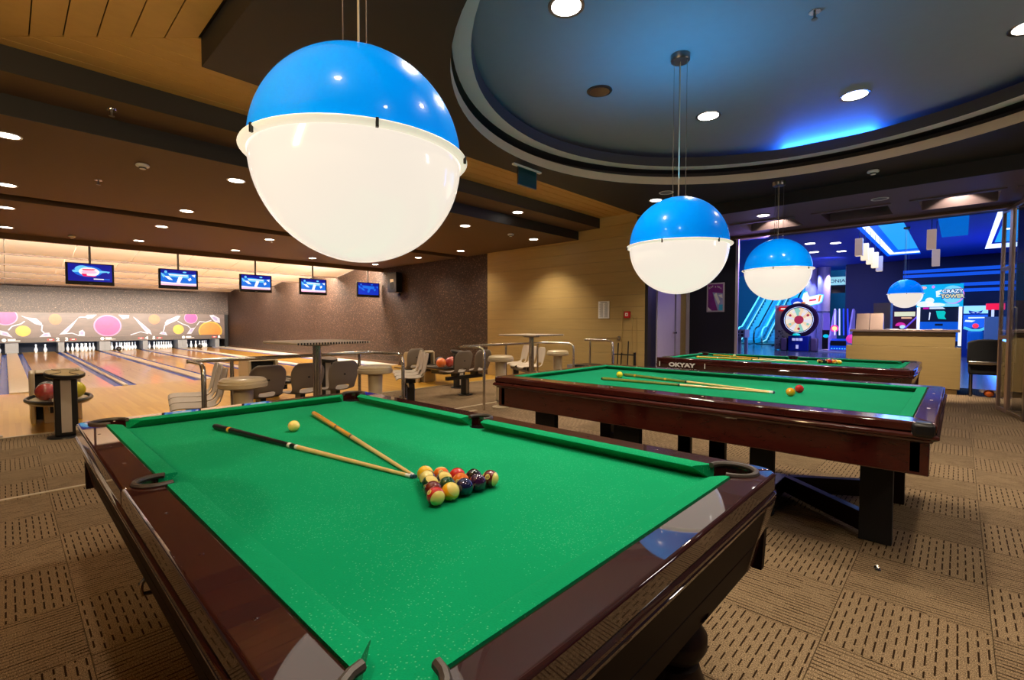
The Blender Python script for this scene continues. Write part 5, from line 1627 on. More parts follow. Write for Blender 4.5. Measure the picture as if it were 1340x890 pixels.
# counter
t = thing('reception_counter', 'tan wooden reception counter with stepped sides before the arcade', 'counter', (11.94, 0.8, 0))
MB().box(0, 0.75, -0.76, 0.80, 0.87, 1.135).build('upper_body', M['tan'], t, smooth=False, bevel=0.004)
MB().box(0, 0.95, -0.84, 0.90, 0.10, 0.87).build('lower_body', M['tan'], t, smooth=False, bevel=0.004)
MB().box(0.03, 0.9, -0.80, 0.85, 0.0, 0.085).build('plinth', M['tan'], t, smooth=False)
MB().box(-0.03, 0.80, -0.82, 0.84, 1.15, 1.195).build('counter_top', M['alu'], t, bevel=0.004)
MB().box(0.0, 0.74, -0.75, 0.79, 1.135, 1.15).build('shadow_gap', M['groove'], t, smooth=False)
t = thing('display_stand', 'brown slanted double display stand on the counter top', 'display', (12.3, 1.36, 1.195))
for y0, y1 in ((-0.225, -0.005), (0.005, 0.23)):
    b = MB()
    b.loft([[(0.0, y0, 0), (0.20, y0, 0), (0.16, y0, 0.33), (0.12, y0, 0.33)], [(0.0, y1, 0), (0.20, y1, 0), (0.16, y1, 0.33), (0.12, y1, 0.33)]])
    b.build('leaf', M['alu'], t, smooth=False)
for k, (x, y, a_, m_, lb) in enumerate(((12.25, 0.98, 20, M['whiteprint'], 'white leaflet lying on the counter beside the display stand'), (12.3, 0.83, 50, M['black'], 'black folder leaning on the counter middle'), (12.25, 0.72, 40, M['whiteprint'], 'white striped leaflet lying beside the black folder'), (12.2, 0.30, 5, M['whiteprint'], 'flat white paper at the right part of the counter top'))):
    o = MB().box(-0.12, 0.12, -0.07, 0.07, 0, 0.012).build('leaflet', m_, None, (x, y, 1.197), smooth=False, rot=R(a_))
    tag(o, lb, 'paper')
tag(MB().box(0, 0.5, -0.155, 0.155, 0, 1.78).build('white_cabinet', M['white'], None, (13.6, 1.28, 0), bevel=0.01), 'plain white cabinet standing behind the counter display', 'cabinet')

# black covered seat beside the counter
t = thing('black_armchair', 'black covered chair with a silver bar and dark legs beside the counter', 'chair', (11.9, -0.36, 0))
pts = circ(0, 0.96, 0.26, 0.075, 14, 0, 180)
MB().loft([[(x_, -p[0] - 0.02, p[1]) for p in [(0.26, 0.60)] + pts + [(-0.26, 0.60)]] for x_ in (-0.06, 0.10)]).build('back', M['blackmat'], t, bevel=0.02)
MB().box(-0.07, 0.0, -0.27, 0.22, 0.585, 0.64).build('silver_bar', M['chrome'], t, bevel=0.01)
MB().box(-0.04, 0.55, -0.26, 0.22, 0.40, 0.585).build('seat', M['blackmat'], t, bevel=0.03)
for x_ in (0.0, 0.48):
    for y in (-0.22, 0.18):
        MB().cyl((x_, y, 0), (x_, y, 0.42), 0.022, n=8).build('leg', M['steeldk'], t)
MB().cyl((0.0, -0.24, 0.60), (0.0, -0.24, 0.0), 0.014, n=8).cyl((0.0, -0.25, 0.2), (0.0, -0.42, 0.02), 0.014, n=8).build('side_strut', M['chrome'], t)
tag(MB().sphere((0, 0, 0), 0.07, 20, 12).build('toy_ball', M['orange_ball'], None, (12.0, -0.42, 0.07)), 'orange ball low under the black chair beside the counter', 'ball')

# glass door leaf, folded open at the right
t = thing('glass_door', 'open glass door leaf with bronze stiles at the right edge', 'glass door', (10.40, -0.46, 0))
dv = Vector((-1.10, -0.215, 0))
def DP(f, z, off=0.0):
    n_ = Vector((-dv.y, dv.x, 0)).normalized()
    p = dv * f + n_ * off
    return (p.x, p.y, z)
def bar(f0, f1, z0, z1, nm, mat, th=0.022, bev=0.003):
    b = MB()
    b.loft([[DP(f, z0, -th), DP(f, z0, th), DP(f, z1, th), DP(f, z1, -th)] for f in (f0, f1)])
    return b.build(nm, mat, t, smooth=False, bevel=bev)
bar(0.0, 0.05, 0.01, 3.02, 'stile', M['alu'])
bar(0.32, 0.42, 0.01, 3.02, 'stile', M['alu'])
bar(0.95, 1.0, 0.01, 3.02, 'stile', M['steeldk'])
bar(0.42, 0.95, 0.01, 0.06, 'bottom_rail', M['chrome'])
bar(0.05, 0.32, 0.01, 0.06, 'bottom_rail', M['alu'])
bar(0.05, 0.95, 2.97, 3.02, 'top_rail', M['alu'])
bar(0.05, 0.32, 2.10, 2.16, 'cross_rail', M['alu'])
bar(0.05, 0.32, 1.08, 1.14, 'cross_rail', M['alu'])
bar(0.05, 0.32, 0.06, 2.97, 'pane', M['glass'], 0.004, 0)
bar(0.42, 0.95, 0.06, 2.97, 'pane', M['glass'], 0.004, 0)
MB().tube([DP(0.36, 0.75, 0.03), DP(0.36, 0.75, 0.07), DP(0.36, 1.55, 0.07), DP(0.36, 1.55, 0.03)], 0.013, 8).build('pull_handle', M['chrome'], t)
for z in (0.45, 0.62, 0.95, 1.3, 1.9):
    MB().lathe([(0.001, 0.02), (0.018, 0.016), (0.02, 0)], 10).xf(Matrix.Translation(DP(0.37, z, 0.022)) @ Matrix.Rotation(R(-80), 4, 'X')).build('glass_fitting', M['chrome'], t)
t = thing('foosball_frame', 'grey machine with a white tubular rail behind the glass door', 'game machine', (13.1, -0.92, 0))
MB().box(-0.2, 0.6, -0.25, 0.2, 0.0, 1.0).build('machine_body', M['lip'], t, smooth=False, bevel=0.01)
MB().box(0.1, 0.5, -0.22, 0.18, 1.0, 1.42).build('back_panel', M['grey'], t, smooth=False, bevel=0.01)
MB().tube([(-0.22, 0.22, 0.8), (-0.22, 0.22, 1.05), (-0.22, 0.18, 1.12), (-0.22, -0.25, 1.14)], 0.025, 10).build('tubular_rail', M['white'], t)
for k in range(4):
    MB().cyl((-0.24, 0.1 - k * 0.08, 0.25 + k * 0.14), (-0.32, 0.12 - k * 0.08, 0.25 + k * 0.14), 0.014, n=8).build('handle', M['chrome'], t)

ZA = 4.2
downlight(10.95, 0.75, 4.199, 'downlight high behind the header above the front of the counter', 0.12, 1700, ang=48, aim=(12.0, 0.75, 0.75))  # hidden lamp added so the counter does not stay dark

# arcade shell: ceiling with a glowing tray, walls
ac = MB()
for x0, x1, y0, y1 in ((10.6, 31, 2.32, 18), (10.6, 31, -14, 1.22), (10.6, 16.0, 1.22, 2.32), (26.0, 31, 1.22, 2.32)):
    ac.quad((x0, y0, ZA), (x1, y0, ZA), (x1, y1, ZA), (x0, y1, ZA))
aco = struct(ac.build('ceiling', M['arcceil'], smooth=False))
struct(MB().box(10.55, 10.62, -14, 18, 3.05, 4.3).build('wall_header', M['arcceil'], smooth=False))
b = MB()
b.quad((16.0, 2.20, ZA), (26.0, 2.20, ZA), (26.0, 2.32, ZA), (16.0, 2.32, ZA)).quad((25.6, 1.22, ZA), (26.0, 1.22, ZA), (26.0, 2.32, ZA), (25.6, 2.32, ZA))
b.build('tray_edge', neonb, aco, smooth=False)
b = MB()
b.quad((16.0, 2.02, ZA + 0.01), (25.6, 2.02, ZA + 0.01), (25.6, 2.20, ZA + 0.01), (16.0, 2.20, ZA + 0.01)).quad((25.0, 1.22, ZA + 0.01), (25.6, 1.22, ZA + 0.01), (25.6, 2.02, ZA + 0.01), (25.0, 2.02, ZA + 0.01))
b.build('tray_neon', neon, aco, smooth=False)
b = MB()
b.quad((16.0, 1.84, ZA + 0.03), (25.0, 1.84, ZA + 0.03), (25.0, 2.02, ZA + 0.03), (16.0, 2.02, ZA + 0.03)).quad((24.4, 1.22, ZA + 0.03), (25.0, 1.22, ZA + 0.03), (25.0, 1.84, ZA + 0.03), (24.4, 1.84, ZA + 0.03))
b.build('tray_step', neonb, aco, smooth=False)
MB().quad((16.0, 1.22, ZA + 0.04), (24.4, 1.22, ZA + 0.04), (24.4, 1.84, ZA + 0.04), (16.0, 1.84, ZA + 0.04)).build('tray_panel', neonc, aco, smooth=False)
# second tray to the right
b = MB()
b.quad((16.0, -0.78, ZA - 0.006), (24.6, -0.78, ZA - 0.006), (24.6, -0.66, ZA - 0.006), (16.0, -0.66, ZA - 0.006)).quad((24.6, -4.0, ZA - 0.006), (26.0, -4.0, ZA - 0.006), (26.0, -0.66, ZA - 0.006), (24.6, -0.66, ZA - 0.006))
b.build('tray_neon', neon, aco, smooth=False)
MB().quad((16.0, -4.0, ZA - 0.004), (24.2, -4.0, ZA - 0.004), (24.2, -0.85, ZA - 0.004), (16.0, -0.85, ZA - 0.004)).build('tray_panel', neonc, aco, smooth=False)
struct(MB().box(28.0, 28.2, -14, 1.92, 0, 4.2).build('wall_arcade', M['arcwall'], smooth=False))
for k, z in enumerate((3.35, 3.56, 2.66, 2.91)):
    struct(MB().box(27.94, 28.0, -14, 1.90 if k < 2 else 0.0, z, z + 0.135).build('trim_%d' % (20 + k), em('stripe_blue_%d' % k, (0.004, 0.10, 0.85), 0.8), smooth=False))
struct(MB().box(28.45, 28.6, 1.92, 4.12, 0, 4.2).build('wall_arcade', M['arcwall'], smooth=False))
struct(MB().box(28.1, 28.5, 1.88, 1.93, 0, 4.2).build('wall_arcade', M['arcwall'], smooth=False))
struct(MB().box(46, 46.2, -14, 18, 0, 12).build('wall_arcade', pm('far_mall_wall', (0.02, 0.07, 0.15), 0.6), smooth=False))
struct(MB().box(10.6, 46, 18, 18.2, 0, 9).build('wall_arcade', M['arcwall'], smooth=False))
struct(MB().box(10.6, 46, -14.2, -14, 0, 4.3).build('wall_arcade', M['arcwall'], smooth=False))
t = thing('ceiling_banner', 'pale blue hanging banner with dark lettering under the arcade ceiling', 'banner', (14.6, 0.18, 3.72))
MB().loft([[(0, -0.30, 0.45), (0.01, -0.30, 0.45), (0.01, 0.30, 0.45), (0, 0.30, 0.45)], [(0.25, -0.28, -0.42), (0.26, -0.28, -0.42), (0.26, 0.16, -0.42), (0.25, 0.16, -0.42)]]).build('cloth', em('banner_blue', (0.0, 0.17, 0.75), 0.75), t, smooth=False)
b = MB()
for k in range(4):
    zz = 0.24 - k * 0.15
    for q in range(2):
        b.flat((-0.006 + 0.29 * (0.25 + k * 0.17), -0.08, zz), (0, -1, 0), (-0.27, 0, 0.96), [(-0.09 + 0.1 * q, -0.04 + 0.02 * ((k + q) % 2)), (-0.02 + 0.1 * q, -0.04), (-0.02 + 0.1 * q, 0.05), (-0.09 + 0.1 * q, 0.05 - 0.03 * (k % 2))], 0)
b.build('banner_print', pm('banner_ink', (0.004, 0.03, 0.25), 0.5), t, smooth=False)
t.children[1].name = 'banner_print'
for k, (x, y) in enumerate(((15.2, 3.95), (17.5, 4.3), (20.0, 4.0), (20.5, 3.3), (23.0, 3.5), (16.5, 5.2), (22.5, 4.35))):
    downlight(x, y, ZA - 0.001, ('first small white downlight in the arcade ceiling from the left jamb', 'second small downlight in the arcade ceiling near the columns', 'third small downlight in the arcade ceiling near the columns', 'small downlight in the arcade ceiling before the square lamps', 'small downlight in the arcade ceiling beside the square lamps', 'downlight in the arcade ceiling above the escalators', 'farthest small downlight in the arcade ceiling over the columns')[k], 0.16, 30, col=(0.8, 0.75, 1.0))

# square pendant lamps
lampglow = em('square_lamp_glow', (1.0, 0.80, 0.50), 1.0)
lampdim = pm('square_lamp_dim', (0.55, 0.42, 0.36), 0.5, emit=(0.75, 0.52, 0.40), estr=0.4)
for k in range(5):
    x, y = 17.0 + 0.85 * k, 2.165 - 0.035 * k
    z0 = 3.27 - 0.045 * k
    t = thing('square_pendant', ('nearest dim', 'second glowing', 'third glowing', 'fourth glowing', 'farthest dim')[k] + ' square pendant in the row of five under the arcade ceiling', 'pendant lamp', (x, y, z0))
    MB().box(-0.09, 0.09, -0.09, 0.09, 0.0, 0.50).build('shade', lampdim if k in (0, 4) else lampglow, t, bevel=0.008)
    MB().box(-0.075, 0.075, -0.075, 0.075, -0.004, 0.0).build('base_plate', lampglow, t, smooth=False)
    MB().cyl((0, 0, 0.5), (0, 0, ZA - z0), 0.006, n=6).build('cord', M['black'], t)
for k, (x, y, z0) in enumerate(((15.0, 0.52, 3.06), (18.0, 0.52, 2.93))):
    t = thing('square_pendant', ('nearer brown square pendant hanging above the counter', 'farther pale square pendant hanging above the counter')[k], 'pendant lamp', (x, y, z0))
    MB().box(-0.09, 0.09, -0.085, 0.085, 0.0, 0.46).build('shade', lampdim, t, bevel=0.008)
    MB().cyl((0, 0, 0.46), (0, 0, ZA - z0), 0.006, n=6).build('cord', M['black'], t)

# columns
lit = pm('lilac_column_paint', (0.34, 0.32, 0.55), 0.4)
for k, (x, y, r_) in enumerate(((29.3, 5.72, 0.30), (29.0, 5.13, 0.28))):
    t = thing('column', ('round blue lit column farther left behind the prize wheel', 'round blue lit column nearer, right of the prize wheel')[k], 'column', (x, y, 0))
    MB().cyl((0, 0, 0), (0, 0, 4.2), r_, n=32).build('shaft', lit, t)
    MB().cyl((0, 0, 1.9), (0, 0, 1.93), r_ + 0.006, n=32).build('joint_ring', M['arcwall'], t)
    for a_ in (140, 235):
        spot('column_wash', (x + (r_ + 0.25) * math.cos(R(a_)), y + (r_ + 0.25) * math.sin(R(a_)), 4.15), (x + (r_ + 0.1) * math.cos(R(a_)), y + (r_ + 0.1) * math.sin(R(a_)), 0), 900, (1.0, 0.75, 0.85) if a_ > 200 else (0.25, 0.3, 1.0), 60, 0.6, 0.05)
# balcony sign
t = thing('balcony_sign', 'white glowing shop sign with blue letters right of the columns', 'sign', (29.3, 4.57, 3.50))
MB().box(0, 0.08, -0.31, 0.36, -0.21, 0.20).build('sign_panel', em('sign_cyan', (0.36, 0.80, 0.92), 0.75), t, smooth=False)
b = MB()
lettering(b, 'ONIA', 0.23, (-0.006, 0.03, -0.02), EXL, EYL, 0, 0.004, 1.15)
b.build('sign_letters', pm('sign_ink', (0.01, 0.12, 0.28), 0.5), t, smooth=False)
MB().box(0.0, 0.06, -0.34, -0.31, -0.22, 0.75).build('sign_post', M['white'], t, smooth=False)
MB().box(0.05, 0.1, -0.3, 0.3, -0.62, -0.25).build('dark_gap', M['blackmat'], t, smooth=False)

# escalators rising away
cy_ = pm('escalator_panel', (0.10, 0.45, 0.70), 0.25, emit=(0.0, 0.35, 0.65), estr=0.35)
stp = pm('escalator_step', (0.16, 0.30, 0.42), 0.4)
cyg = glass_mat('cyan_glass', (0.8, 0.96, 1.0))
for k, yc in enumerate((10.05, 8.55)):
    x0 = 33.0
    t = thing('escalator', ('left cyan lit escalator rising beyond the arcade', 'right cyan lit escalator rising beyond the arcade')[k], 'escalator', (x0, yc, 0))
    sl = math.tan(R(30))
    for s in range(26):
        xx = 0.8 + s * 0.38
        zz = s * 0.22
        MB().box(xx, xx + 0.40, -0.46, 0.46, zz - 0.1, zz + 0.22).build('step', stp, t, smooth=False)
    for s in (1, -1):
        L_ = 11.0
        pr = [(-0.2, 0.0), (0.6, 0.0), (L_, (L_ - 0.6) * sl), (L_, (L_ - 0.6) * sl + 1.05), (0.7, 1.05), (0.2, 1.0), (-0.1, 0.85), (-0.25, 0.6), (-0.28, 0.3)]
        b = MB()
        b.loft([[(p[0], s * 0.52 + o_, p[1]) for p in pr] for o_ in (-0.012, 0.012)])
        b.build('balustrade', cyg, t, smooth=False)
        b = MB()
        sk = [(-0.2, 0.0), (0.6, 0.0), (L_, (L_ - 0.6) * sl), (L_, (L_ - 0.6) * sl + 0.36), (0.6, 0.36), (-0.2, 0.30)]
        b.loft([[(p[0], s * 0.56 + o_, p[1]) for p in sk] for o_ in (-0.03, 0.03)])
        b.build('skirt', cy_, t, smooth=False)
        hp = [(L_, s * 0.52, (L_ - 0.6) * sl + 1.1), (0.7, s * 0.52, 1.1), (0.2, s * 0.52, 1.05), (-0.12, s * 0.52, 0.9), (-0.3, s * 0.52, 0.62), (-0.33, s * 0.52, 0.3), (-0.2, s * 0.52, 0.08)]
        MB().tube(hp, 0.05, 8).build('handrail', M['white'] if s > 0 else M['black'], t)
        MB().tube([(L_, s * 0.50, (L_ - 0.6) * sl + 0.25), (0.6, s * 0.50, 0.25), (-0.2, s * 0.50, 0.15)], 0.035, 6).build('skirt_light', em('skirt_cyan_%d%d' % (k, s), (0.3, 0.8, 1.0), 1.0), t)
    MB().box(-1.2, 0.8, -0.6, 0.6, 0.0, 0.06).build('comb_plate', M['steeldk'], t, smooth=False)
t = thing('waste_bin', 'tall lilac stand with a perforated top by the left jamb', 'stand', (21.5, 6.95, 0))
MB().box(-0.3, 0.3, -0.42, 0.42, 0.72, 1.05).build('perforated_top', M['lilac'], t, smooth=False)
for y in (-0.38, -0.12, 0.12, 0.38):
    MB().box(-0.05, 0.05, y - 0.06, y + 0.06, 0, 0.72).build('leg', M['lilac'], t, smooth=False)
b = MB()
for k in range(5):
    for q in range(2):
        b.box(-0.306, -0.30, -0.36 + k * 0.16, -0.36 + k * 0.16 + 0.09, 0.78 + q * 0.13, 0.86 + q * 0.13)
b.build('holes', M['navy'], t, smooth=False)
tag(MB().lathe([(0.001, 0), (0.25, 0), (0.25, 0.08), (0.06, 0.1), (0.05, 1.0), (0.09, 1.02), (0.09, 1.15), (0.001, 1.17)], 16).build('queue_post', M['black'], None, (31.0, 7.82, 0)), 'black queue post on the floor before the escalators', 'post')

# prize wheel machine
t = thing('prize_wheel', 'prize wheel machine with a round lit dial and blue base', 'game machine', (25.6, 5.50, 0))
MB().lathe([(0.56, -0.06), (0.75, -0.10), (0.80, 0.0), (0.75, 0.10), (0.56, 0.08)], 40).xf(Matrix.Translation((0, 0, 1.48)) @ Matrix.Rotation(R(-90), 4, 'Y')).build('wheel_rim', pm('wheel_rim', (0.03, 0.01, 0.035), 0.3), t)
dial = MB()
dial_m = [em('dial_%d' % k, c, 0.95) for k, c in enumerate(((0.85, 0.72, 0.52), (0.80, 0.55, 0.30), (0.25, 0.55, 0.42), (0.70, 0.68, 0.66), (0.36, 0.02, 0.06), (0.85, 0.62, 0.35)))]
for k in range(16):
    a0, a1 = 22.5 * k, 22.5 * (k + 1)
    dial.flat((-0.02, 0, 1.48), EXL, EYL, [(0.2 * math.cos(R(a0)), 0.2 * math.sin(R(a0)))] + circ(0, 0, 0.57, 0.57, 4, a0, a1) + [(0.2 * math.cos(R(a1)), 0.2 * math.sin(R(a1)))], 0.0, (0, 1, 3, 5, 2, 0, 5, 3)[k % 8])
dial.flat((-0.02, 0, 1.48), EXL, EYL, circ(0, 0, 0.20, 0.20, 16), 0.002, 4)
for k in range(12):
    a_ = R(30 * k)
    dial.flat((-0.02, 0, 1.48), EXL, EYL, circ(0.42 * math.cos(a_), 0.42 * math.sin(a_), 0.06, 0.06, 8), 0.003, (3, 4, 0, 2)[k % 4])
dial.build('dial', dial_m, t, smooth=False)
MB().lathe([(0.57, 0.0), (0.60, 0.03), (0.63, 0.0)], 40).xf(Matrix.Translation((-0.06, 0, 1.48)) @ Matrix.Rotation(R(-90), 4, 'Y')).build('dial_trim', neon, t)
MB().box(-0.1, 0.5, -0.42, 0.42, 0.0, 0.72).build('base_cabinet', pm('royal_blue', (0.008, 0.02, 0.28), 0.3), t, bevel=0.03)
MB().box(-0.14, -0.1, -0.18, -0.06, 0.50, 0.62).box(-0.14, -0.1, -0.03, 0.09, 0.50, 0.62).box(-0.14, -0.1, 0.12, 0.24, 0.50, 0.62).box(-0.14, -0.1, -0.02, 0.08, 0.12, 0.30).build('base_sign', em('base_white', (0.5, 0.5, 0.9), 0.8), t, smooth=False)
MB().lathe([(0.001, 0.1), (0.12, 0.08), (0.17, 0.0), (0.001, 0.0)], 16, c=(-0.2, 0.05, 0.75)).build('button_dome', em('dome_cyan', (0.0, 0.6, 0.62), 0.9), t)
for y in (-0.62, 0.62):
    MB().box(-0.05, 0.3, y - 0.14, y + 0.14, 0.0, 0.62).build('side_pod', pm('plum_pod_%d' % (y > 0), (0.16, 0.09, 0.16), 0.4), t, bevel=0.05)
MB().box(0.5, 0.56, -0.2, 1.15, 0.05, 2.2).build('side_panel', M['white'], t, smooth=False)
b = MB()
random.seed(3)
for k in range(26):
    yy, zz = random.uniform(0.62, 1.1), random.uniform(0.2, 1.0)
    b.flat((0.495, 0, 0), EXL, EYL, circ(-yy, zz, 0.03, 0.03, 6), 0)
b.build('panel_dots', M['grey'], t, smooth=False)
MB().box(0.40, 0.5, 0.30, 0.95, 1.92, 2.12).build('red_sign', em('sign_red', (0.6, 0.01, 0.015), 0.9), t, smooth=False)
b = MB()
b.flat((0.395, 0.6, 2.02), EXL, EYL, [(-0.27, -0.035), (0.27, -0.035), (0.27, 0.035), (-0.27, 0.035)], 0)
b.build('red_sign_text', em('sign_text', (0.95, 0.8, 0.7), 0.9), t, smooth=False)
b = MB()
pl = [(-0.2, 0.0), (0.05, -0.12), (0.6, 0.0), (0.72, 0.1), (0.78, 0.42), (0.62, 0.46), (0.2, 0.36), (0.1, 0.62), (-0.05, 0.55)]
b.flat((0.0, -0.2, 2.2), EXL, EYL, pl, 0.0, 0)
b.flat((0.0, -0.2, 2.2), EXL, EYL, [(p[0] * 0.92 + 0.02, p[1] * 0.88 + 0.03) for p in pl], 0.004, 1)
b.flat((0.0, -0.2, 2.2), EXL, EYL, [(0.2, 0.13), (0.48, 0.17), (0.48, 0.25), (0.2, 0.21)], 0.008, 2)
b.flat((0.0, -0.2, 2.2), EXL, EYL, [(0.55, 0.1), (0.62, 0.12), (0.68, 0.42), (0.6, 0.40)], 0.008, 3)
b.flat((0.0, -0.2, 2.2), EXL, EYL, [(-0.15, -0.05), (0.0, -0.1), (0.05, 0.1), (-0.1, 0.12)], 0.008, 3)
b.flat((0.0, -0.2, 2.2), EXL, EYL, circ(-0.3, 0.12, 0.26, 0.2, 14), 0.006, 4)
b.flat((0.0, -0.2, 2.2), EXL, EYL, circ(-0.28, 0.02, 0.18, 0.12, 12), 0.009, 1)
b.build('marquee', [em('marquee_cyan', (0.1, 0.7, 0.8), 1.0), em('marquee_white', (0.95, 0.93, 0.88), 0.95), em('marquee_red', (0.7, 0.02, 0.08), 0.9), em('marquee_orange', (0.9, 0.25, 0.02), 0.9), em('marquee_blue', (0.01, 0.08, 0.6), 0.9)], t, smooth=False)

# slanted basketball style machine
t = thing('ball_throw_machine', 'lilac ball throw machine with slanting glowing rails right of the columns', 'game machine', (26.3, 4.06, 0))
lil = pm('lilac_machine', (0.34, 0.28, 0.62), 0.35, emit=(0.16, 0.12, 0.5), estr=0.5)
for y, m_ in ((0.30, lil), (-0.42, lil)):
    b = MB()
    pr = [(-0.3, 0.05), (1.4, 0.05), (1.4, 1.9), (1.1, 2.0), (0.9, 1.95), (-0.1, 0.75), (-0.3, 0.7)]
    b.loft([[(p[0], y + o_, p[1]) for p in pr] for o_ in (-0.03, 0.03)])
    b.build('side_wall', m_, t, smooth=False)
MB().loft([[(0.0, 0.34, 0.1), (0.0, 0.62, 0.1), (0.0, 0.62, 1.0), (0.0, 0.34, 1.0)], [(0.5, 0.34, 0.1), (0.5, 0.62, 0.1), (0.5, 0.62, 1.0), (0.5, 0.34, 1.0)]]).build('black_cabinet', M['black'], t, smooth=False)
MB().loft([[(0.2, 0.36 + o_, 1.0), (0.2, 0.36 + o_, 1.55), (0.2, 0.38 + o_, 1.8)] for o_ in (0, 0.26)] , caps=False).build('cabinet_top', lil, t, smooth=False)
MB().flat((-0.01, 0.47, 0.72), EXL, EYL, circ(0, 0, 0.12, 0.08, 16), 0).build('cyan_badge', em('badge_cyan', (0.0, 0.55, 0.7), 0.9), t, smooth=False)
MB().flat((0.0, 0.14, 1.08), EXL, EYL, circ(0, 0, 0.16, 0.16, 20), 0.0, 0).flat((0.0, 0.14, 1.08), EXL, EYL, circ(0, 0, 0.10, 0.10, 16), 0.004, 1).build('target_light', [em('target_pink', (0.9, 0.05, 0.35), 1.0), em('target_yellow', (1.0, 0.7, 0.25), 1.2)], t, smooth=False)
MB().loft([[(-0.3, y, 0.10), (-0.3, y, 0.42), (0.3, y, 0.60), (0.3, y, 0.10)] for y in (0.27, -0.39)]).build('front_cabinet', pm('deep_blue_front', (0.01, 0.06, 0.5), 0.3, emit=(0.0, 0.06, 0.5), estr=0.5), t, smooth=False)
MB().box(-0.32, -0.30, -0.36, 0.24, 0.30, 0.52).build('coin_panel', M['black'], t, smooth=False)
b = MB()
for k in range(6):
    b.box(-0.33, -0.31, -0.34 + k * 0.1, -0.30 + k * 0.1, 0.14, 0.18)
b.build('cyan_lights', em('cyan_dots', (0.1, 0.7, 0.9), 1.2), t, smooth=False)
for y in (0.28, 0.10, -0.06, -0.22):
    MB().tube([(1.0, y + 0.02, 2.0), (-0.15, y - 0.18, 0.78)], 0.03, 8).build('glow_rail', em('rail_glow', (0.55, 0.55, 1.0), 1.3) if y > 0 else em('rail_blue', (0.02, 0.05, 0.9), 1.0), t)
MB().box(-0.6, 1.4, -0.5, 0.66, 0.0, 0.05).build('base_plate', M['lilac'], t, smooth=False)
MB().sphere((-0.3, -0.55, 0.62), 0.2, 16, 10).build('pink_ball', em('ball_pink', (0.8, 0.05, 0.4), 0.8), t)

# game cabinet with a turquoise marquee
t = thing('arcade_cabinet', 'wide arcade cabinet with turquoise marquee and white lit posts', 'game machine', (26.0, 0.60, 0))
MB().box(0, 0.35, -0.70, 0.72, 1.98, 2.90).build('marquee', em('marquee_turquoise', (0.0, 0.45, 0.75), 0.85), t, smooth=False)
b = MB()
oM = (-0.004, 0, 0)
mk_ = [em('mq_white', (0.85, 0.95, 0.98), 0.9), em('mq_pink', (0.75, 0.25, 0.75), 0.9), em('mq_yellow', (0.85, 0.75, 0.35), 0.9), em('mq_dark', (0.02, 0.05, 0.2), 0.8), em('mq_salmon', (0.9, 0.45, 0.4), 0.9), em('mq_sky', (0.2, 0.7, 0.9), 0.9)]
for y, z, rx, rz, m_ in ((0.45, 2.10, 0.3, 0.12, 0), (0.1, 2.06, 0.28, 0.09, 0), (-0.3, 2.05, 0.3, 0.08, 5), (0.30, 2.25, 0.14, 0.12, 0), (0.50, 2.78, 0.10, 0.06, 4), (0.20, 2.80, 0.05, 0.06, 1)):
    b.flat(oM, EXL, EYL, [(max(-0.7, min(0.68, p[0])), max(1.99, p[1])) for p in circ(-y, z, rx, rz, 16)], 0.0005, m_)
b.flat(oM, EXL, EYL, circ(0.40, 2.46, 0.33, 0.36, 28), 0.0006, 1)
b.flat(oM, EXL, EYL, circ(0.37, 2.48, 0.32, 0.35, 28), 0.001, 5)
b.flat(oM, EXL, EYL, [(-0.12, 2.62), (0.06, 2.68), (0.08, 2.62), (-0.02, 2.58), (0.05, 2.5), (-0.06, 2.46), (0.05, 2.40), (-0.1, 2.38)], 0.001, 0)
for z, wd in ((2.60, 'CRAZY'), (2.40, 'TOWER')):
    lettering(b, wd, 0.20, (-0.004, -0.38, z), EXL, EYL, 3, 0.03, 0.95, off=0.002)
    lettering(b, wd, 0.20, (-0.004, -0.38, z), EXL, EYL, 2 if z < 2.5 else 0, 0.006, 0.95, off=0.004)
b.build('marquee_print', mk_, t, smooth=False)
for y in (-0.63, 0.64):
    MB().box(-0.02, 0.12, y - 0.05, y + 0.05, 0.0, 1.98).build('lit_post', em('post_white', (0.85, 0.88, 1.0), 1.2), t, smooth=False)
MB().box(0.05, 0.35, -0.58, 0.59, 1.40, 1.98).build('screen', M['navy'], t, smooth=False)
b = MB()
b.flat((0.045, 0, 0), EXL, EYL, [(-0.02, 1.50), (0.22, 1.48), (0.16, 1.60), (0.2, 1.75), (0.16, 1.82), (-0.1, 1.82), (-0.06, 1.6)], 0, 0)
b.flat((0.045, 0, 0), EXL, EYL, [(-0.30, 1.90), (0.18, 1.90), (0.1, 1.97), (-0.3, 1.97)], 0, 1)
b.flat((0.045, 0, 0), EXL, EYL, [(-0.5, 1.90), (-0.32, 1.90), (-0.32, 1.97), (-0.5, 1.97)], 0, 2)
b.flat((0.045, 0, 0), EXL, EYL, [(-0.32, 1.45), (-0.29, 1.45), (-0.26, 1.75), (-0.30, 1.78)], 0, 1)
b.build('screen_print', [em('scr_teal', (0.0, 0.55, 0.45), 0.9), em('scr_white', (0.8, 0.85, 0.95), 0.9), em('scr_magenta', (0.7, 0.0, 0.35), 0.9)], t, smooth=False)
MB().box(0.0, 0.4, -0.60, 0.61, 0.6, 1.38).build('control_panel', pm('panel_blue', (0.01, 0.12, 0.5), 0.4, emit=(0.0, 0.12, 0.55), estr=0.5), t, smooth=False)
MB().box(-0.01, 0.0, -0.12, 0.12, 1.22, 1.30).build('maker_plate', M['navy'], t, smooth=False)

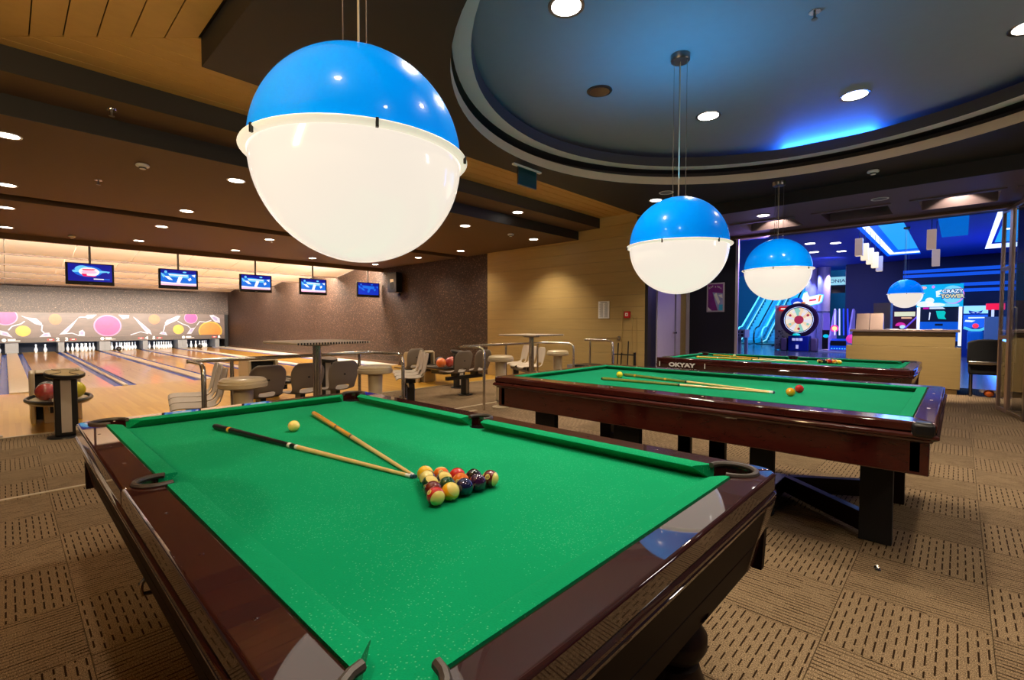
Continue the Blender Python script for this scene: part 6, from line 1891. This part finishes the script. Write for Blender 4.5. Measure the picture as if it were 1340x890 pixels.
t = thing('arcade_cabinet', 'dark red arcade cabinet with yellow lit sign left of the turquoise one', 'game machine', (26.9, 1.75, 0))
MB().box(0, 0.6, -0.40, 0.40, 0.0, 1.85).build('body', pm('dark_crimson', (0.10, 0.004, 0.02), 0.35), t, smooth=False)
MB().box(-0.02, 0.0, -0.36, 0.34, 1.62, 1.82).build('lit_sign', em('sign_yellow', (0.75, 0.75, 0.45), 0.9), t, smooth=False)
MB().box(-0.02, 0.0, -0.25, 0.10, 1.52, 1.58).build('lit_strip', em('strip_orange', (0.9, 0.5, 0.25), 0.9), t, smooth=False)
MB().tube([(-0.1, -0.55, 1.75), (-0.2, 0.0, 1.05)], 0.03, 8).build('glow_bar', em('bar_violet', (0.12, 0.06, 0.6), 1.0), t)
MB().flat((-0.03, 0.12, 1.20), EXL, EYL, circ(0, 0, 0.18, 0.16, 16, 0, 180), 0, 0).flat((-0.03, 0.05, 1.16), EXL, EYL, circ(0, 0, 0.10, 0.08, 12), 0.003, 1).build('round_target', [em('tgt_magenta', (0.7, 0.02, 0.3), 0.9), em('tgt_sky', (0.5, 0.8, 0.95), 0.9)], t, smooth=False)

t = thing('arcade_cabinet', 'blue arcade motorbike game with bright screens right of the turquoise cabinet', 'game machine', (25.8, -0.46, 0))
MB().box(0.1, 0.5, -0.36, 0.36, 0.0, 2.02).build('body', pm('bike_blue', (0.01, 0.06, 0.35), 0.35), t, smooth=False)
MB().box(0.06, 0.1, -0.34, 0.34, 1.70, 2.0).build('lit_header', em('hdr_cyan', (0.35, 0.8, 1.0), 1.0), t, smooth=False)
MB().box(0.06, 0.1, -0.34, 0.34, 1.15, 1.65).build('screen', em('bike_scr', (0.01, 0.12, 0.75), 1.0), t, smooth=False)
b = MB()
oB = (0.055, 0, 0)
b.flat(oB, EXL, EYL, [(-0.18, 1.72), (-0.02, 1.66), (0.16, 1.72), (0.20, 1.82), (0.02, 1.76), (-0.2, 1.82)], 0, 1)
b.flat(oB, EXL, EYL, [(-0.14, 1.75), (-0.03, 1.71), (-0.03, 1.74)], 0.001, 0).flat(oB, EXL, EYL, [(0.14, 1.75), (0.03, 1.71), (0.03, 1.74)], 0.001, 0)
b.flat(oB, EXL, EYL, [(-0.2, 1.5), (0.3, 1.52), (0.3, 1.56), (-0.2, 1.56)], 0, 0)
b.flat(oB, EXL, EYL, [(-0.3, 1.38), (-0.1, 1.36), (0.0, 1.42), (-0.28, 1.45)], 0, 0)
b.build('screen_print', [em('bk_white', (0.75, 0.92, 1.0), 1.0), em('bk_blue', (0.0, 0.03, 0.4), 0.9)], t, smooth=False)
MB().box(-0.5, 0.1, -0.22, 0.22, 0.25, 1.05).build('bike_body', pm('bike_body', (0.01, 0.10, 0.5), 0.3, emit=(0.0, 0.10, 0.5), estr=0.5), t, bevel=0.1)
MB().sphere((-0.45, 0.0, 1.22), 0.09, 16, 10).build('red_light', em('bike_red', (0.9, 0.03, 0.08), 1.2), t)
MB().tube([(-0.4, -0.32, 1.15), (-0.45, -0.1, 1.05), (-0.45, 0.1, 1.05), (-0.4, 0.32, 1.15)], 0.05, 8).build('handlebar', em('bike_cyan', (0.1, 0.7, 0.9), 0.8), t)
t = thing('red_tower_game', 'narrow machine with red lit top behind the glass door', 'game machine', (24.0, -0.95, 0))
MB().box(0, 0.4, -0.25, 0.28, 0.0, 1.55).build('body', M['lilac'], t, smooth=False)
MB().box(-0.02, 0.3, -0.22, 0.26, 1.80, 2.02).build('red_top', em('red_top', (0.85, 0.01, 0.06), 1.1), t, smooth=False)
MB().box(0.0, 0.1, 0.05, 0.12, 1.55, 1.80).box(0.0, 0.1, -0.15, -0.08, 1.55, 1.80).build('lit_neck', em('neck_white', (0.6, 0.7, 1.0), 1.0), t, smooth=False)
